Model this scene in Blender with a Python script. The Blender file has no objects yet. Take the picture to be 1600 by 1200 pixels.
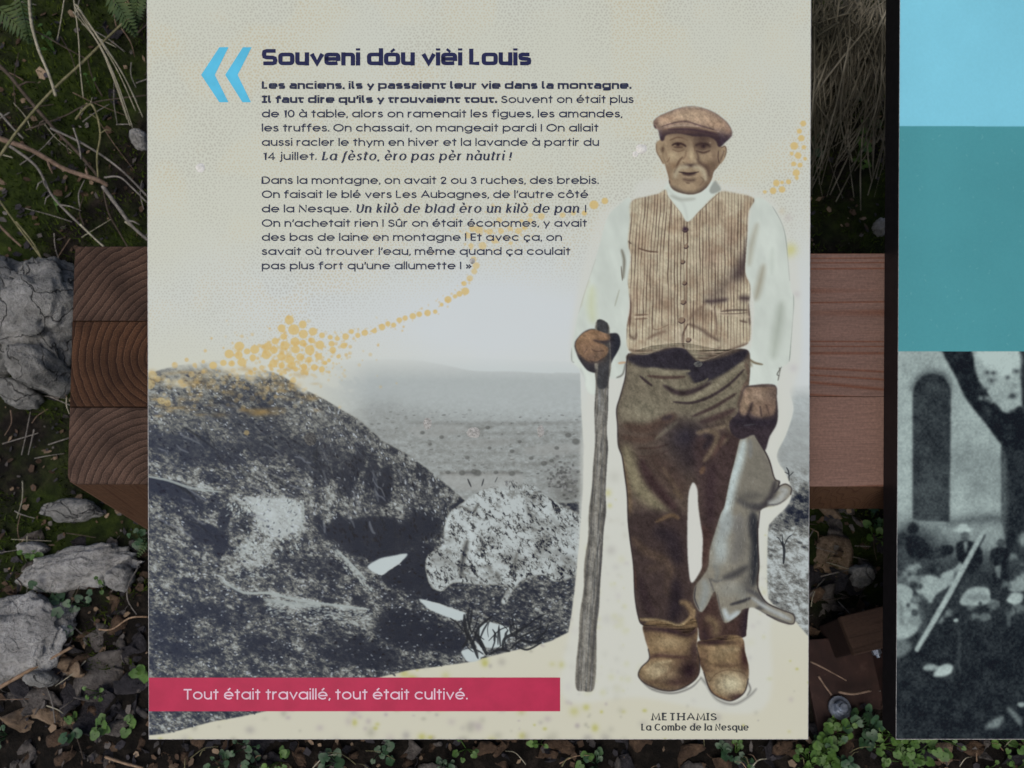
import bpy, bmesh, math, random
import numpy as np
from mathutils import Vector, noise as mnoise

scene = bpy.context.scene
COL = scene.collection
random.seed(11)
R = math.radians

# ------------------------------------------------------------------ camera, sky, sun
CAMZ = 1.09
PITCH = R(65)                                   # the camera looks down on a sloping board
CAM = Vector((0, 0, CAMZ))
FW = Vector((0, math.cos(PITCH), -math.sin(PITCH)))
UP = Vector((0, math.sin(PITCH), math.cos(PITCH)))
RT_ = Vector((1, 0, 0))
FOC = 1600 * 28 / 36.0

cam_d = bpy.data.cameras.new("camera")
cam = bpy.data.objects.new("camera", cam_d)
COL.objects.link(cam)
cam.location = CAM
cam.rotation_euler = (math.pi / 2 - PITCH, 0, 0)
cam_d.lens = 28
cam_d.sensor_width = 36
cam_d.clip_start = .02
cam_d.clip_end = 400
cam_d.dof.use_dof = True
cam_d.dof.focus_distance = .72
cam_d.dof.aperture_fstop = 9.0
scene.camera = cam

SUN_EL, SUN_ROT = R(58), R(205)                 # overcast: a broad soft glow behind the viewer
world = bpy.data.worlds.new("World")
scene.world = world
world.use_nodes = True
wn = world.node_tree
sky = wn.nodes.new("ShaderNodeTexSky")
sky.sky_type = 'NISHITA'
sky.sun_disc = False
sky.sun_elevation = SUN_EL
sky.sun_rotation = SUN_ROT
sky.dust_density = 4.5
sky.air_density = .9
sky.ozone_density = 1.0
wn.links.new(sky.outputs[0], wn.nodes["Background"].inputs[0])
wn.nodes["Background"].inputs[1].default_value = .15
sd = bpy.data.lights.new("sun", 'SUN')
sd.energy = .75
sd.angle = R(30)
sd.color = (.92, .98, .92)
sun = bpy.data.objects.new("sun", sd)
COL.objects.link(sun)
sdir = Vector((math.sin(SUN_ROT) * math.cos(SUN_EL), math.cos(SUN_ROT) * math.cos(SUN_EL), math.sin(SUN_EL)))
sun.rotation_euler = sdir.to_track_quat('Z', 'Y').to_euler()
scene.view_settings.view_transform = 'Standard'
scene.view_settings.look = 'None'
scene.view_settings.exposure = -0.2
scene.view_settings.gamma = 1
scene.cycles.use_denoising = True

# ---------------------------------------------------------------- PAINT BEGIN
# A small digital painting kit: the artwork printed on the two boards is painted
# with shapes, strokes and noise in the coordinates of the boards' own faces.
RT = np.random.RandomState(7).rand(256, 256).astype(np.float32)


def vnoise(X, Y, seed=0):
    X = X + seed * 17.31
    Y = Y + seed * 41.77
    xi = np.floor(X).astype(np.int32)
    yi = np.floor(Y).astype(np.int32)
    fx = (X - xi).astype(np.float32)
    fy = (Y - yi).astype(np.float32)
    fx = fx * fx * (3 - 2 * fx)
    fy = fy * fy * (3 - 2 * fy)
    a = RT[yi & 255, xi & 255]
    b = RT[yi & 255, (xi + 1) & 255]
    c = RT[(yi + 1) & 255, xi & 255]
    d = RT[(yi + 1) & 255, (xi + 1) & 255]
    return (a * (1 - fx) + b * fx) * (1 - fy) + (c * (1 - fx) + d * fx) * fy


def fbm(X, Y, size, octs=4, seed=0, ang=0.0, stretch=1.0, gain=.55):
    ca, sa = math.cos(ang), math.sin(ang)
    U = (X * ca + Y * sa) / (size * stretch)
    V = (-X * sa + Y * ca) / size
    out = 0
    amp, tot = 1.0, 0.0
    for i in range(octs):
        out = out + amp * vnoise(U * 2 ** i, V * 2 ** i, seed + i * 3)
        tot += amp
        amp *= gain
    return out / tot


def blur(m, s):
    if s < .3:
        return m
    r = max(1, int(s * 2.5))
    k = np.exp(-.5 * (np.arange(-r, r + 1) / s) ** 2)
    k /= k.sum()
    p = np.pad(m, ((r, r), (0, 0)), mode='edge')
    o = sum(k[i] * p[i:i + m.shape[0]] for i in range(2 * r + 1))
    p = np.pad(o, ((0, 0), (r, r)), mode='edge')
    return sum(k[i] * p[:, i:i + m.shape[1]] for i in range(2 * r + 1)).astype(np.float32)


def smooth_pts(pts, closed=True, n=6):
    p = [np.array(q, float) for q in pts]
    m = len(p)
    if m < 3:
        return [tuple(q) for q in p]
    out = []
    for i in range(m if closed else m - 1):
        if closed:
            a, b, c, d = p[(i - 1) % m], p[i], p[(i + 1) % m], p[(i + 2) % m]
        else:
            a, b, c, d = p[max(i - 1, 0)], p[i], p[i + 1], p[min(i + 2, m - 1)]
        for j in range(n):
            t = j / n
            out.append(tuple(.5 * (2 * b + (c - a) * t + (2 * a - 5 * b + 4 * c - d) * t * t
                                   + (3 * b - a - 3 * c + d) * t ** 3)))
    if not closed:
        out.append(tuple(p[-1]))
    return out


class Canvas:
    def __init__(s, x0, y0, x1, y1, K, col=(128, 128, 128)):
        s.x0, s.y0, s.K = x0, y0, K
        s.w, s.h = int((x1 - x0) * K), int((y1 - y0) * K)
        s.x1, s.y1 = x0 + s.w / K, y0 + s.h / K
        s.a = np.empty((s.h, s.w, 3), np.float32)
        s.a[:] = col
        s.X, s.Y = np.meshgrid(x0 + (np.arange(s.w) + .5) / K, y0 + (np.arange(s.h) + .5) / K)
        s.X = s.X.astype(np.float32)
        s.Y = s.Y.astype(np.float32)
        s.fr()
        s.clip = None

    def fr(s, ox=0, oy=0, k=1):           # working frame: origin and scale of a detail sheet
        s.ox, s.oy, s.k = ox, oy, k

    def P(s, pts):
        return [(s.ox + x / s.k, s.oy + y / s.k) for x, y in pts]

    def box(s, xs, ys, pad):
        i0 = max(0, int((min(xs) - pad - s.x0) * s.K))
        i1 = min(s.w, int((max(xs) + pad - s.x0) * s.K) + 2)
        j0 = max(0, int((min(ys) - pad - s.y0) * s.K))
        j1 = min(s.h, int((max(ys) + pad - s.y0) * s.K) + 2)
        return (slice(j0, max(j0, j1)), slice(i0, max(i0, i1)))

    def pmask(s, q, soft):
        b = s.box([p[0] for p in q], [p[1] for p in q], soft * 3 + 2)
        X, Y = s.X[b], s.Y[b]
        if X.size == 0:
            return b, X
        acc = np.zeros(X.shape, np.float32)
        e = .25 / s.K
        for dx, dy in ((-e, -e), (e, -e), (-e, e), (e, e)):
            ins = np.zeros(X.shape, bool)
            Xs, Ys = X[0] + dx, Y[:, 0] + dy
            for i in range(len(q)):
                (ax, ay), (bx, by) = q[i - 1], q[i]
                if ay == by:
                    continue
                lo, hi = min(ay, by), max(ay, by)
                j0, j1 = np.searchsorted(Ys, lo), np.searchsorted(Ys, hi)
                if j1 <= j0:
                    continue
                xc = ax + (Ys[j0:j1] - ay) * (bx - ax) / (by - ay)
                ins[j0:j1] ^= Xs[None, :] < xc[:, None]
            acc += ins
        return b, blur(acc / 4, soft * s.K)

    def put(s, b, m, col, a):
        if m.size == 0:
            return
        if s.clip is not None:
            m = m * s.clip[b]
        m = (m * a)[..., None]
        s.a[b] += (np.asarray(col, np.float32) - s.a[b]) * m

    def fill(s, pts, col, a=1., soft=.5, sm=True, n=6):
        q = s.P(pts)
        if sm:
            q = smooth_pts(q, True, n)
        b, m = s.pmask(q, soft)
        s.put(b, m, col, a)

    def mask(s, pts, soft=.5, sm=True):
        q = s.P(pts)
        if sm:
            q = smooth_pts(q, True)
        b, m = s.pmask(q, soft)
        full = np.zeros((s.h, s.w), np.float32)
        full[b] = m
        return full

    def st(s, pts, col, w, a=1., soft=None, sm=True, w2=None, tp=.7):
        """stroke of width w (frame units); w2 = width at the end"""
        q = s.P(pts)
        if sm:
            q = smooth_pts(q, False, 5)
        w0 = w / s.k
        w1 = (w if w2 is None else w2) / s.k
        if soft is None:
            soft = max(.6, (.5 if w0 < 3.5 else .85) * w0)
        else:
            soft = soft / s.k
        b = s.box([p[0] for p in q], [p[1] for p in q], max(w0, w1) + soft * 2 + 2)
        X, Y = s.X[b], s.Y[b]
        if X.size == 0:
            return
        best = np.full(X.shape, 1e9, np.float32)
        n = len(q) - 1
        for i in range(n):
            (ax, ay), (bx, by) = q[i], q[i + 1]
            dx, dy = bx - ax, by - ay
            L = dx * dx + dy * dy + 1e-9
            t = np.clip(((X - ax) * dx + (Y - ay) * dy) / L, 0, 1)
            u = (i + t) / n
            d = np.hypot(X - ax - t * dx, Y - ay - t * dy) - (w0 + (w1 - w0) * u) / 2 * (1 - tp + tp * np.sqrt(np.clip(4 * u * (1 - u), 0, 1)))
            np.minimum(best, d, out=best)
        m = np.clip(.5 - best / (2 * soft), 0, 1)
        s.put(b, m * m * (3 - 2 * m), col, a)

    def bl(s, x, y, rx, ry, col, a=1., rot=0., hard=0):
        x, y = s.ox + x / s.k, s.oy + y / s.k
        rx, ry = rx / s.k, ry / s.k
        R = max(rx, ry)
        b = s.box([x], [y], R * (1.3 if hard else 2.4) + 2)
        X, Y = s.X[b] - x, s.Y[b] - y
        if X.size == 0:
            return
        c, sn = math.cos(rot), math.sin(rot)
        d = np.sqrt(((X * c + Y * sn) / rx) ** 2 + ((-X * sn + Y * c) / ry) ** 2)
        if hard == 1:
            e = 1 / (min(rx, ry) * s.K) + .02
            m = np.clip(.5 - (d - 1) / (2 * e), 0, 1)
        else:
            m = np.exp(-d ** 6) if hard == 2 else np.exp(-d * d * 1.1)
        s.put(b, m.astype(np.float32), col, a)


# ---- outlines that are used twice: to paint and to cut the printed pieces -------------
def sheet(ox, oy, k, pts):
    return [(ox + x / k, oy + y / k) for x, y in pts]


CAP = sheet(1000, 150, 7.5, [(160, 330), (165, 290), (220, 240), (330, 190), (450, 145), (560, 125), (650, 125),
      (760, 150), (860, 190), (930, 235), (1010, 300), (1060, 370), (1080, 430), (1068, 478), (1000, 545), (950, 592),
      (915, 592), (885, 525), (800, 480), (640, 475), (450, 440), (310, 460), (280, 520), (240, 515), (212, 400), (172, 372)])
FACE = sheet(1000, 150, 7.5, [(290, 380), (255, 480), (222, 520), (195, 540), (184, 585), (190, 650), (215, 700), (240, 745),
      (268, 795), (292, 800), (312, 870), (335, 950), (345, 1030), (385, 1095), (470, 1135), (600, 1155), (700, 1130),
      (780, 1070), (835, 985), (862, 890), (895, 850), (930, 805), (968, 770), (1006, 700), (1017, 620), (995, 580),
      (950, 590), (930, 500), (870, 400), (600, 360)])
VEST = sheet(870, 280, 3.53, [(410, 125), (500, 95), (560, 80), (600, 58), (618, 100), (680, 180), (722, 236), (790, 172),
      (860, 100), (905, 68), (960, 72), (1085, 105), (1058, 180), (1050, 300), (1042, 420), (1040, 520), (1066, 590),
      (1062, 700), (1070, 800), (1055, 905), (950, 945), (850, 985), (785, 1002), (742, 965), (702, 930), (620, 925),
      (540, 950), (480, 965), (398, 945), (386, 830), (404, 700), (394, 560), (408, 430), (394, 350), (404, 230)])
SLEEVE_L = sheet(870, 280, 3.53, [(408, 112), (345, 140), (292, 190), (262, 260), (240, 350), (212, 440), (170, 570),
      (135, 680), (108, 790), (96, 860), (82, 930), (80, 1000), (120, 1040), (150, 1100), (168, 1170), (215, 1185),
      (250, 1100), (300, 1100), (345, 1098), (372, 1070), (384, 1000), (396, 900), (388, 780), (402, 600), (402, 350)])
SLEEVE_R = sheet(870, 280, 3.53, [(1080, 118), (1130, 104), (1190, 150), (1240, 240), (1265, 330), (1275, 450), (1290, 600),
      (1308, 660), (1300, 780), (1292, 900), (1285, 1000), (1250, 1032), (1232, 1062), (1214, 1135), (1135, 1128),
      (1060, 1134), (1064, 1050), (1050, 980), (1075, 900), (1088, 700), (1066, 580), (1040, 520), (1045, 400), (1060, 250)])
STICK = [(931, 504), (950, 506), (953, 530), (955, 570), (951, 600), (950, 640), (948, 672), (950, 700), (948, 730), (946, 770), (947, 800), (943, 830), (941, 870), (938, 910), (936, 950), (932, 985),
         (932, 1030), (928, 1076), (912, 1080), (900, 1075), (900, 1040), (904, 1000), (906, 960), (912, 920), (913, 880), (919, 840), (920, 800), (925, 760),
         (927, 725), (930, 690), (929, 640), (931, 600), (929, 570)]
HAND_L = sheet(870, 280, 3.53, [(108, 885), (150, 842), (200, 825), (262, 846), (295, 850), (335, 852), (350, 890), (345, 930),
      (312, 990), (285, 1040), (262, 1068), (210, 1068), (165, 1050), (122, 990), (104, 945), (98, 915)])
HAND_R = sheet(940, 540, 4, [(890, 270), (930, 250), (1080, 246), (1095, 330), (1102, 430), (1090, 500), (1050, 570),
      (1022, 655), (985, 610), (950, 560), (870, 585), (812, 545), (800, 480), (850, 420), (862, 350)])
TROUSERS = [(982, 553), (979, 566), (977, 590), (969, 620), (963.5, 640), (965, 665), (966, 695), (972, 713), (976, 740),
      (980, 772), (981, 802), (982, 820), (985, 846), (990, 885), (992, 930), (997, 962), (1004, 976), (1025, 978), (1050, 984),
      (1076, 990), (1090, 980), (1094, 1000), (1110, 1002), (1160, 996), (1166, 985), (1170, 950), (1184, 920), (1185, 870),
      (1182, 800), (1178, 720), (1160, 690), (1153, 670), (1160, 640), (1168, 620), (1171, 590), (1172, 566), (1166, 546),
      (1120, 545), (1070, 536), (1020, 540)]
GAP = sheet(940, 540, 4, [(575, 856), (556, 880), (542, 940), (538, 1040), (536, 1120), (536, 1240), (540, 1350), (552, 1460),
      (570, 1480), (600, 1440), (625, 1390), (628, 1340), (632, 1200), (618, 1110), (604, 1000), (598, 900)])
BOOT_L = sheet(940, 800, 3.87, [(252, 685), (262, 760), (282, 830), (288, 890), (240, 940), (222, 985), (245, 1022), (300, 1056),
      (380, 1080), (450, 1077), (530, 1042), (585, 985), (592, 900), (575, 820), (582, 720), (560, 640), (480, 690), (400, 672),
      (320, 655)])
BOOT_R = sheet(940, 800, 3.87, [(578, 790), (640, 775), (760, 745), (850, 762), (868, 850), (888, 930), (887, 1010), (862, 1092),
      (790, 1140), (725, 1128), (668, 1092), (640, 1040), (618, 970), (590, 900)])
HARE = sheet(940, 540, 4, [(868, 582), (915, 562), (960, 566), (1012, 645), (1050, 722), (1080, 828), (1112, 850), (1108, 878),
      (1150, 865), (1186, 890), (1182, 930), (1140, 975), (1090, 1000), (1035, 1008), (988, 1040), (978, 1140)]) + \
      sheet(940, 800, 3.87, [(944, 60), (946, 200), (952, 330), (942, 440), (990, 540), (1080, 588), (1160, 622), (1158, 676),
      (1080, 662), (1000, 622), (930, 582), (888, 580), (850, 592), (838, 612), (792, 650), (747, 670), (722, 620), (702, 535),
      (682, 480), (640, 560), (602, 605), (572, 570), (556, 520), (566, 450), (610, 390), (645, 330), (655, 230), (690, 110),
      (722, 10)]) + sheet(940, 540, 4, [(770, 1000), (800, 850), (838, 700)])
HILL = [(200, 592), (262, 574), (300, 566), (345, 562), (400, 572), (440, 586), (470, 605), (510, 625), (560, 655), (600, 690),
        (640, 712), (680, 742), (722, 778)]
LAND = [(210, 590), (262, 570), (345, 556), (450, 560), (560, 552), (700, 556), (800, 562), (906, 566), (908, 640), (912, 700), (911, 760), (905, 850),
        (898, 920), (893, 960), (888, 988), (860, 1002), (830, 1010), (780, 1022), (730, 1035), (680, 1042), (640, 1047), (590, 1059), (420, 1110),
        (380, 1119), (330, 1128), (300, 1136), (262, 1146), (232, 1149), (210, 1151)]
LAND_R = [(1236, 604), (1240, 640), (1228, 680), (1215, 706), (1216, 722), (1228, 740), (1237, 768), (1230, 790), (1207, 814),
          (1200, 832), (1199, 920), (1206, 942), (1228, 955), (1290, 978), (1290, 596)]
BANNER = [(226, 1059), (875, 1059), (875, 1111), (226, 1111)]


def paint_board():
    c = Canvas(222, -70, 1276, 1164, 1.3)
    X, Y = c.X, c.Y
    rs = np.random.RandomState(3)
    # paper: cream, cooler towards the open middle
    cream = np.array((203, 202, 187), np.float32)
    cool = np.array((204, 207, 206), np.float32)
    warm = np.array((203, 198, 178), np.float32)
    g = np.exp(-((X - 800) / 260) ** 2 - ((Y - 500) / 130) ** 2) + .9 * np.exp(-((X - 1262) / 40) ** 2 - ((Y - 520) / 190) ** 2)
    g = np.clip(g + .55 * np.exp(-((X - 330) / 260) ** 2 - ((Y - 470) / 70) ** 2) + .6 * (fbm(X, Y, 170, 3, 4) - .45), 0, 1)[..., None]
    c.a[:] = cream * (1 - g) + cool * g
    b = np.clip((Y - 820) / 250, 0, 1)[..., None]
    c.a[:] = c.a * (1 - b) + warm * b
    # fine printed stipple: a jittered lattice of small dots that fades out towards the middle
    sp = 5.1
    row = np.floor(Y / (sp * .87)).astype(np.int32)
    Us = X + (row & 1) * sp / 2
    cl = np.floor(Us / sp).astype(np.int32)
    j1, j2 = RT[row & 255, cl & 255], RT[(cl + 91) & 255, (row + 37) & 255]
    dx = Us - (cl + .5 + (j1 - .5) * .55) * sp
    dy = Y - (row + .5 + (j2 - .5) * .55) * sp * .87
    dens = np.clip(1.15 - np.exp(-((X - 800) / 240) ** 2 - ((Y - 510) / 85) ** 2) * 1.6, 0, 1)
    dens *= np.clip((575 - Y) / 60, 0, 1)
    dens *= np.clip(1.2 - 1.3 * np.exp(-((X - 1260) / 40) ** 2 - ((Y - 470) / 150) ** 2), 0, 1)
    big = fbm(X, Y, 120, 3, 21)
    rad = .75 + .75 * np.clip((big - .35) * 2, 0, 1) * dens
    m = np.clip(.5 + (rad - np.hypot(dx, dy)) * 1.0, 0, 1) * dens * .42
    hue = np.clip((fbm(X, Y, 60, 2, 31) - .42) * 6, 0, 1)[..., None]
    ink = np.array((156, 148, 134), np.float32) * (1 - hue) + np.array((186, 158, 112), np.float32) * hue
    c.a += (ink - c.a) * m[..., None].astype(np.float32)
    # washed yellow and grey blots on the lower paper
    for q in range(430):
        x, y = rs.uniform(560, 1270), rs.uniform(770, 1164)
        if q % 3 == 0:
            x, y = rs.uniform(226, 980), rs.uniform(1030, 1164)
        r = rs.uniform(2, 8)
        colr = [(178, 174, 96), (172, 168, 150), (164, 158, 150), (172, 160, 158)][rs.randint(4)]
        if x > 1180:
            r *= .6
        c.bl(x, y, r, r * rs.uniform(.7, 1.2), colr, rs.uniform(.25, .8))
    for q in range(70):
        x, y, r = rs.uniform(915, 985), rs.uniform(800, 1120), rs.uniform(2, 7)
        c.bl(x, y, r, r, [(180, 176, 96), (176, 172, 152)][rs.randint(2)], rs.uniform(.3, .8))
    # ---------------- landscape photograph: painted first as a tone sheet
    t = Canvas(222, -70, 1276, 1164, 1.3, (205, 205, 205))
    tn = lambda v: (v, v, v)
    t.fill([(226, 600), (480, 575), (560, 563), (640, 562), (690, 569), (740, 579), (800, 580), (860, 583), (910, 583), (1280, 600), (1280, 1170), (226, 1170)], tn(178), soft=1.2)
    t.fill([(560, 640), (700, 650), (905, 660), (1280, 640), (1280, 800), (560, 800)], tn(150), soft=14)
    for y, x0, x1, v, w in ((661, 640, 905, 130, 5), (676, 660, 905, 128, 4), (690, 640, 905, 135, 5), (706, 650, 905, 132, 4), (724, 680, 905, 128, 5),
                            (739, 690, 812, 92, 5), (738, 720, 748, 70, 5), (668, 730, 770, 110, 4), (716, 700, 880, 150, 5), (731, 830, 905, 150, 6), (750, 690, 860, 165, 8)):
        t.st([(x0, y), ((x0 + x1) / 2, y + 1.5), (x1, y - 1)], tn(v), w, .75)
    t.st([(838, 730), (868, 717), (905, 712)], tn(120), 4, .7)
    t.bl(880, 752, 32, 20, tn(118), .9)
    t.bl(868, 738, 13, 14, tn(158), .7)
    t.bl(893, 770, 20, 14, tn(85), .7)
    far = t.a[..., 0].copy()
    n_far = fbm(X, Y, 4.5, 4, 50, 0, 1.4, .75)
    far = far + (n_far - .5) * np.clip((Y - 600) / 90, .15, 1) * 62
    # near hill
    t.fill(HILL + [(760, 800), (905, 780), (912, 1170), (226, 1170)], tn(92), soft=1., sm=False)
    hill = t.mask(HILL + [(742, 790), (905, 785), (920, 1170), (200, 1170)], 1.0, False)
    t.clip = hill
    t.bl(330, 610, 150, 50, tn(128), .85)
    t.bl(500, 660, 70, 34, tn(112), .8, .6)
    t.bl(255, 640, 60, 40, tn(118), .7)
    t.st([(470, 610), (560, 660), (640, 715), (715, 775)], tn(120), 26, .7)
    for x, y, rx, ry, v, a in ((380, 640, 60, 40, 62, .8), (300, 700, 90, 26, 38, .8), (420, 690, 60, 30, 50, .8), (500, 720, 46, 40, 50, .8),
                               (250, 760, 50, 16, 20, .9), (330, 745, 30, 10, 60, .7), (290, 790, 40, 20, 20, .8), (322, 835, 26, 18, 24, .8), (344, 850, 12, 22, 16, .8), (350, 812, 10, 24, 20, .7), (300, 815, 20, 8, 30, .6),
                               (600, 760, 14, 40, 22, .9), (620, 690, 10, 18, 25, .8), (660, 735, 14, 18, 40, .8), (560, 720, 12, 30, 40, .8), (580, 740, 10, 30, 30, .8),
                               (545, 740, 16, 40, 36, .7), (540, 830, 50, 22, 14, .95), (600, 835, 60, 30, 12, .95), (650, 820, 44, 24, 16, .9), (600, 870, 30, 16, 12, .9),
                               (660, 900, 50, 18, 22, .9), (620, 905, 30, 12, 24, .9), (560, 855, 30, 18, 22, .85), (270, 1000, 50, 40, 44, .6), (330, 960, 60, 18, 34, .7), (420, 1010, 50, 22, 40, .6),
                               (640, 985, 60, 35, 22, .9), (700, 1000, 30, 24, 20, .8), (560, 1020, 80, 26, 28, .8), (440, 870, 40, 14, 60, .6), (500, 890, 44, 26, 46, .6), (720, 800, 14, 26, 22, .8)):
        t.bl(x, y, rx * .92, ry * .92, tn(v), a, .2, 2)
    for x, y, rx, ry, v in ((480, 775, 12, 40, 118), (515, 790, 12, 34, 122), (545, 790, 14, 24, 112), (630, 790, 18, 30, 105), (690, 770, 24, 22, 96), (590, 700, 16, 12, 110)):
        t.bl(x, y, rx, ry, tn(v), .75, .15, 2)
    t.fr(225, 740, 3.637)
    t.fill([(440, 120), (640, 138), (890, 152), (896, 350), (760, 385), (700, 500), (460, 540), (560, 420), (600, 330), (640, 250), (560, 180)], tn(128), .95, soft=3)
    t.fill([(560, 132), (640, 138), (888, 153), (892, 300), (780, 350), (700, 350), (690, 240)], tn(186), .95, soft=2., sm=False)
    t.bl(720, 240, 80, 90, tn(204), .9)
    t.bl(840, 220, 50, 80, tn(180), .7)
    t.bl(600, 430, 70, 50, tn(165), .6)
    for pts, w, v, a in (([(20, 0), (180, 30), (340, 70), (420, 92), (540, 135)], 26, 160, .8), ([(390, 560), (520, 640), (640, 665), (760, 690)], 34, 165, .8),
                         ([(690, 725), (860, 745), (960, 740)], 50, 150, .8), ([(920, 715), (1080, 755), (1260, 775)], 26, 175, .9), ([(1100, 450), (1180, 520), (1260, 610)], 34, 165, .7),
                         ([(60, 150), (200, 190), (380, 240)], 60, 105, .7), ([(20, 380), (120, 430), (280, 430)], 40, 95, .6), ([(20, 620), (120, 640), (160, 600)], 60, 110, .6),
                         ([(240, 820), (330, 830), (400, 830)], 40, 115, .6), ([(250, 980), (340, 1000), (420, 1110)], 40, 110, .6), ([(480, 960), (530, 980)], 40, 120, .6),
                         ([(880, 640), (960, 610), (1050, 620)], 30, 120, .6), ([(1160, 800), (1270, 860)], 60, 135, .7), ([(1000, 420), (1060, 440), (1200, 560)], 26, 120, .6),
                         ([(800, 870), (900, 930), (1100, 980)], 50, 80, .5), ([(1150, 1130), (1260, 1140)], 50, 130, .6), ([(560, 1090), (700, 1120)], 40, 60, .6)):
        t.st(pts, tn(v), w, a)
    t.fr()
    rng2 = np.random.RandomState(12)
    for q in range(46):                      # bushes on the near slope
        x, y = rng2.uniform(228, 720), rng2.uniform(905, 1120)
        t.bl(x, y, rng2.uniform(6, 13), rng2.uniform(5, 9), tn(rng2.choice([18, 22, 30])), .7)
        t.bl(x - 3, y - 7, rng2.uniform(4, 9), 3, tn(118), .55)
    # light dome of rock
    t.clip = None
    t.fr(560, 740, 3.636)
    dome_p = [(480, 400), (490, 300), (520, 220), (570, 180), (680, 100), (800, 48), (900, 36), (1000, 68), (1090, 140), (1260, 240), (1290, 250),
              (1260, 540), (1120, 612), (1050, 575), (940, 600), (880, 660), (835, 740), (812, 720), (850, 640), (700, 630), (540, 620), (470, 668), (400, 620), (385, 480)]
    t.fill([(120, 560), (280, 450), (400, 400), (480, 660), (600, 780), (340, 710)], tn(26), .9, soft=4)
    t.fill([(480, 640), (850, 620), (1260, 560), (1230, 880), (1180, 940), (900, 960), (600, 800)], tn(82), .95, soft=5)
    t.fill(dome_p, tn(186), soft=1.2)
    dome = t.mask(dome_p, 1.2)
    t.clip = dome
    for pts, w, v, a in (([(620, 380), (600, 450), (580, 580)], 22, 40, .9), ([(690, 360), (710, 420), (660, 440)], 18, 60, .8), ([(910, 420), (890, 500), (880, 600)], 14, 90, .7),
                         ([(600, 200), (650, 220), (680, 170)], 14, 60, .8), ([(960, 190), (990, 260)], 24, 80, .7), ([(780, 560), (800, 600)], 24, 60, .8), ([(700, 520), (760, 560)], 20, 70, .7),
                         ([(640, 240), (640, 380), (680, 470), (740, 560)], 26, 215, .7), ([(1000, 160), (1040, 230)], 40, 210, .7), ([(500, 250), (480, 390)], 40, 215, .7), ([(1080, 270), (1250, 320)], 30, 150, .6),
                         ([(410, 480), (440, 560), (450, 650)], 40, 190, .6)):
        t.st(pts, tn(v), w, a)
    t.clip = None
    for pts in ([(50, 530), (120, 485), (275, 455), (235, 510), (130, 578)], [(345, 712), (460, 738), (605, 792), (585, 838), (490, 805), (400, 765)],
                [(680, 890), (740, 842), (860, 880), (815, 985), (725, 985)], [(585, 1010), (650, 998), (695, 1052), (620, 1066)], [(660, 950), (700, 985), (715, 1040), (690, 1045)]):
        t.fill(pts, tn(212), soft=.8, sm=False)
    t.fr()
    tone = t.a[..., 0]
    n1 = fbm(X, Y, 7.5, 5, 60, .45, 1.8, .78)
    n2 = fbm(X, Y, 26, 4, 70, .3, 1.5, .6)
    n3 = fbm(X, Y, 3.6, 3, 80, .3, 1.5, .75)
    n4 = fbm(X, Y, 6, 5, 63, 1.2, 2.2, .78)
    steep = np.clip((X - 440) / 120, 0, 1) * np.clip((860 - Y) / 120, 0, 1)
    nn = n1 * (1 - steep) + n4 * steep
    amp = np.clip(.3 + tone / 110, .4, 1)
    near = tone + ((nn - .5) * 150 + (n3 - .5) * 120) * amp + (n2 - .5) * 40
    near = 24 + 158 / (1 + np.exp(-(near - 110) / 21))
    up_ = np.clip((760 - Y) / 90, 0, 1) * np.clip((X - 228) / 40, .6, 1)
    near = near * (1 - .42 * up_) + (52 + (n3 - .5) * 90 + tone * .22) * .42 * up_
    lit = np.clip((tone - 195) / 14, 0, 1)
    near = near * (1 - lit) + (tone + (n3 - .5) * 40) * lit
    sp_d = 190 - 150 * np.clip((fbm(X, Y, 5.5, 4, 85, .9, 1.9, .85) - .545) * 6, 0, 1) - 60 * np.clip((n2 - .5) * 3, 0, 1) - 60 * np.clip((n1 - .52) * 4, 0, 1)
    sp_d = sp_d * np.clip(tone / 186, .2, 1.15)
    near = near * (1 - dome) + sp_d * dome
    hill = np.maximum(hill, dome)
    val = far * (1 - hill) + near * hill
    # right-hand strip of the landscape beyond the figure
    fr_ = np.clip((Y - 720) / 60, 0, 1)
    strip = (178 - 22 * np.clip((Y - 640) / 80, 0, 1)) * (1 - fr_) + (150 - 110 * np.exp(-((Y - 785) / 26) ** 2) * np.clip((X - 1215) / 20 + .4, .3, 1) - 50 * np.exp(-((Y - 815) / 16) ** 2)
             - 40 * np.exp(-((X - 1210) / 14) ** 2 - ((Y - 930) / 18) ** 2)) * fr_
    strip = strip + (n1 - .5) * (40 + 260 * fr_) + (n3 - .5) * 60 * fr_
    strip = np.clip(strip, 24, 190)
    s1 = (X > 1150)
    val = np.where(s1, strip, val)
    val = np.clip(val, 10, 215)
    lo, hi_ = np.array((29, 33, 45), np.float32), np.array((190, 196, 194), np.float32)
    mid = np.array((112, 112, 107), np.float32)
    f = np.clip((val - 16) / 185, 0, 1)[..., None]
    blue = np.clip((620 - X) / 380, 0, 1)[..., None]
    lo = lo + blue * np.array((8, 10, 14), np.float32)  # bluish sky sheen over the left darks, put into the ink colour
    land = np.where(f < .5, lo + (mid - lo) * f * 2, mid + (hi_ - mid) * (f * 2 - 1))
    M = c.mask(LAND, .7, False)
    M = M * np.clip((Y - 555 - 0 * X) / 40, 0, 1)
    # ridge dissolves into the paper on its left end
    far_m = np.clip((X - 470) / 110, 0, 1)
    M = M * np.maximum(far_m, hill)
    M = M * np.maximum(np.clip((Y - 572 + 26 * (n2 - .5) * 4) / 26, 0, 1), far_m)
    M = np.maximum(M, c.mask(LAND_R, .8) * np.clip((Y - 600) / 24, 0, 1))
    c.a += (land - c.a) * M[..., None]
    tsm = blur(t.a[..., 0], 2)
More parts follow.
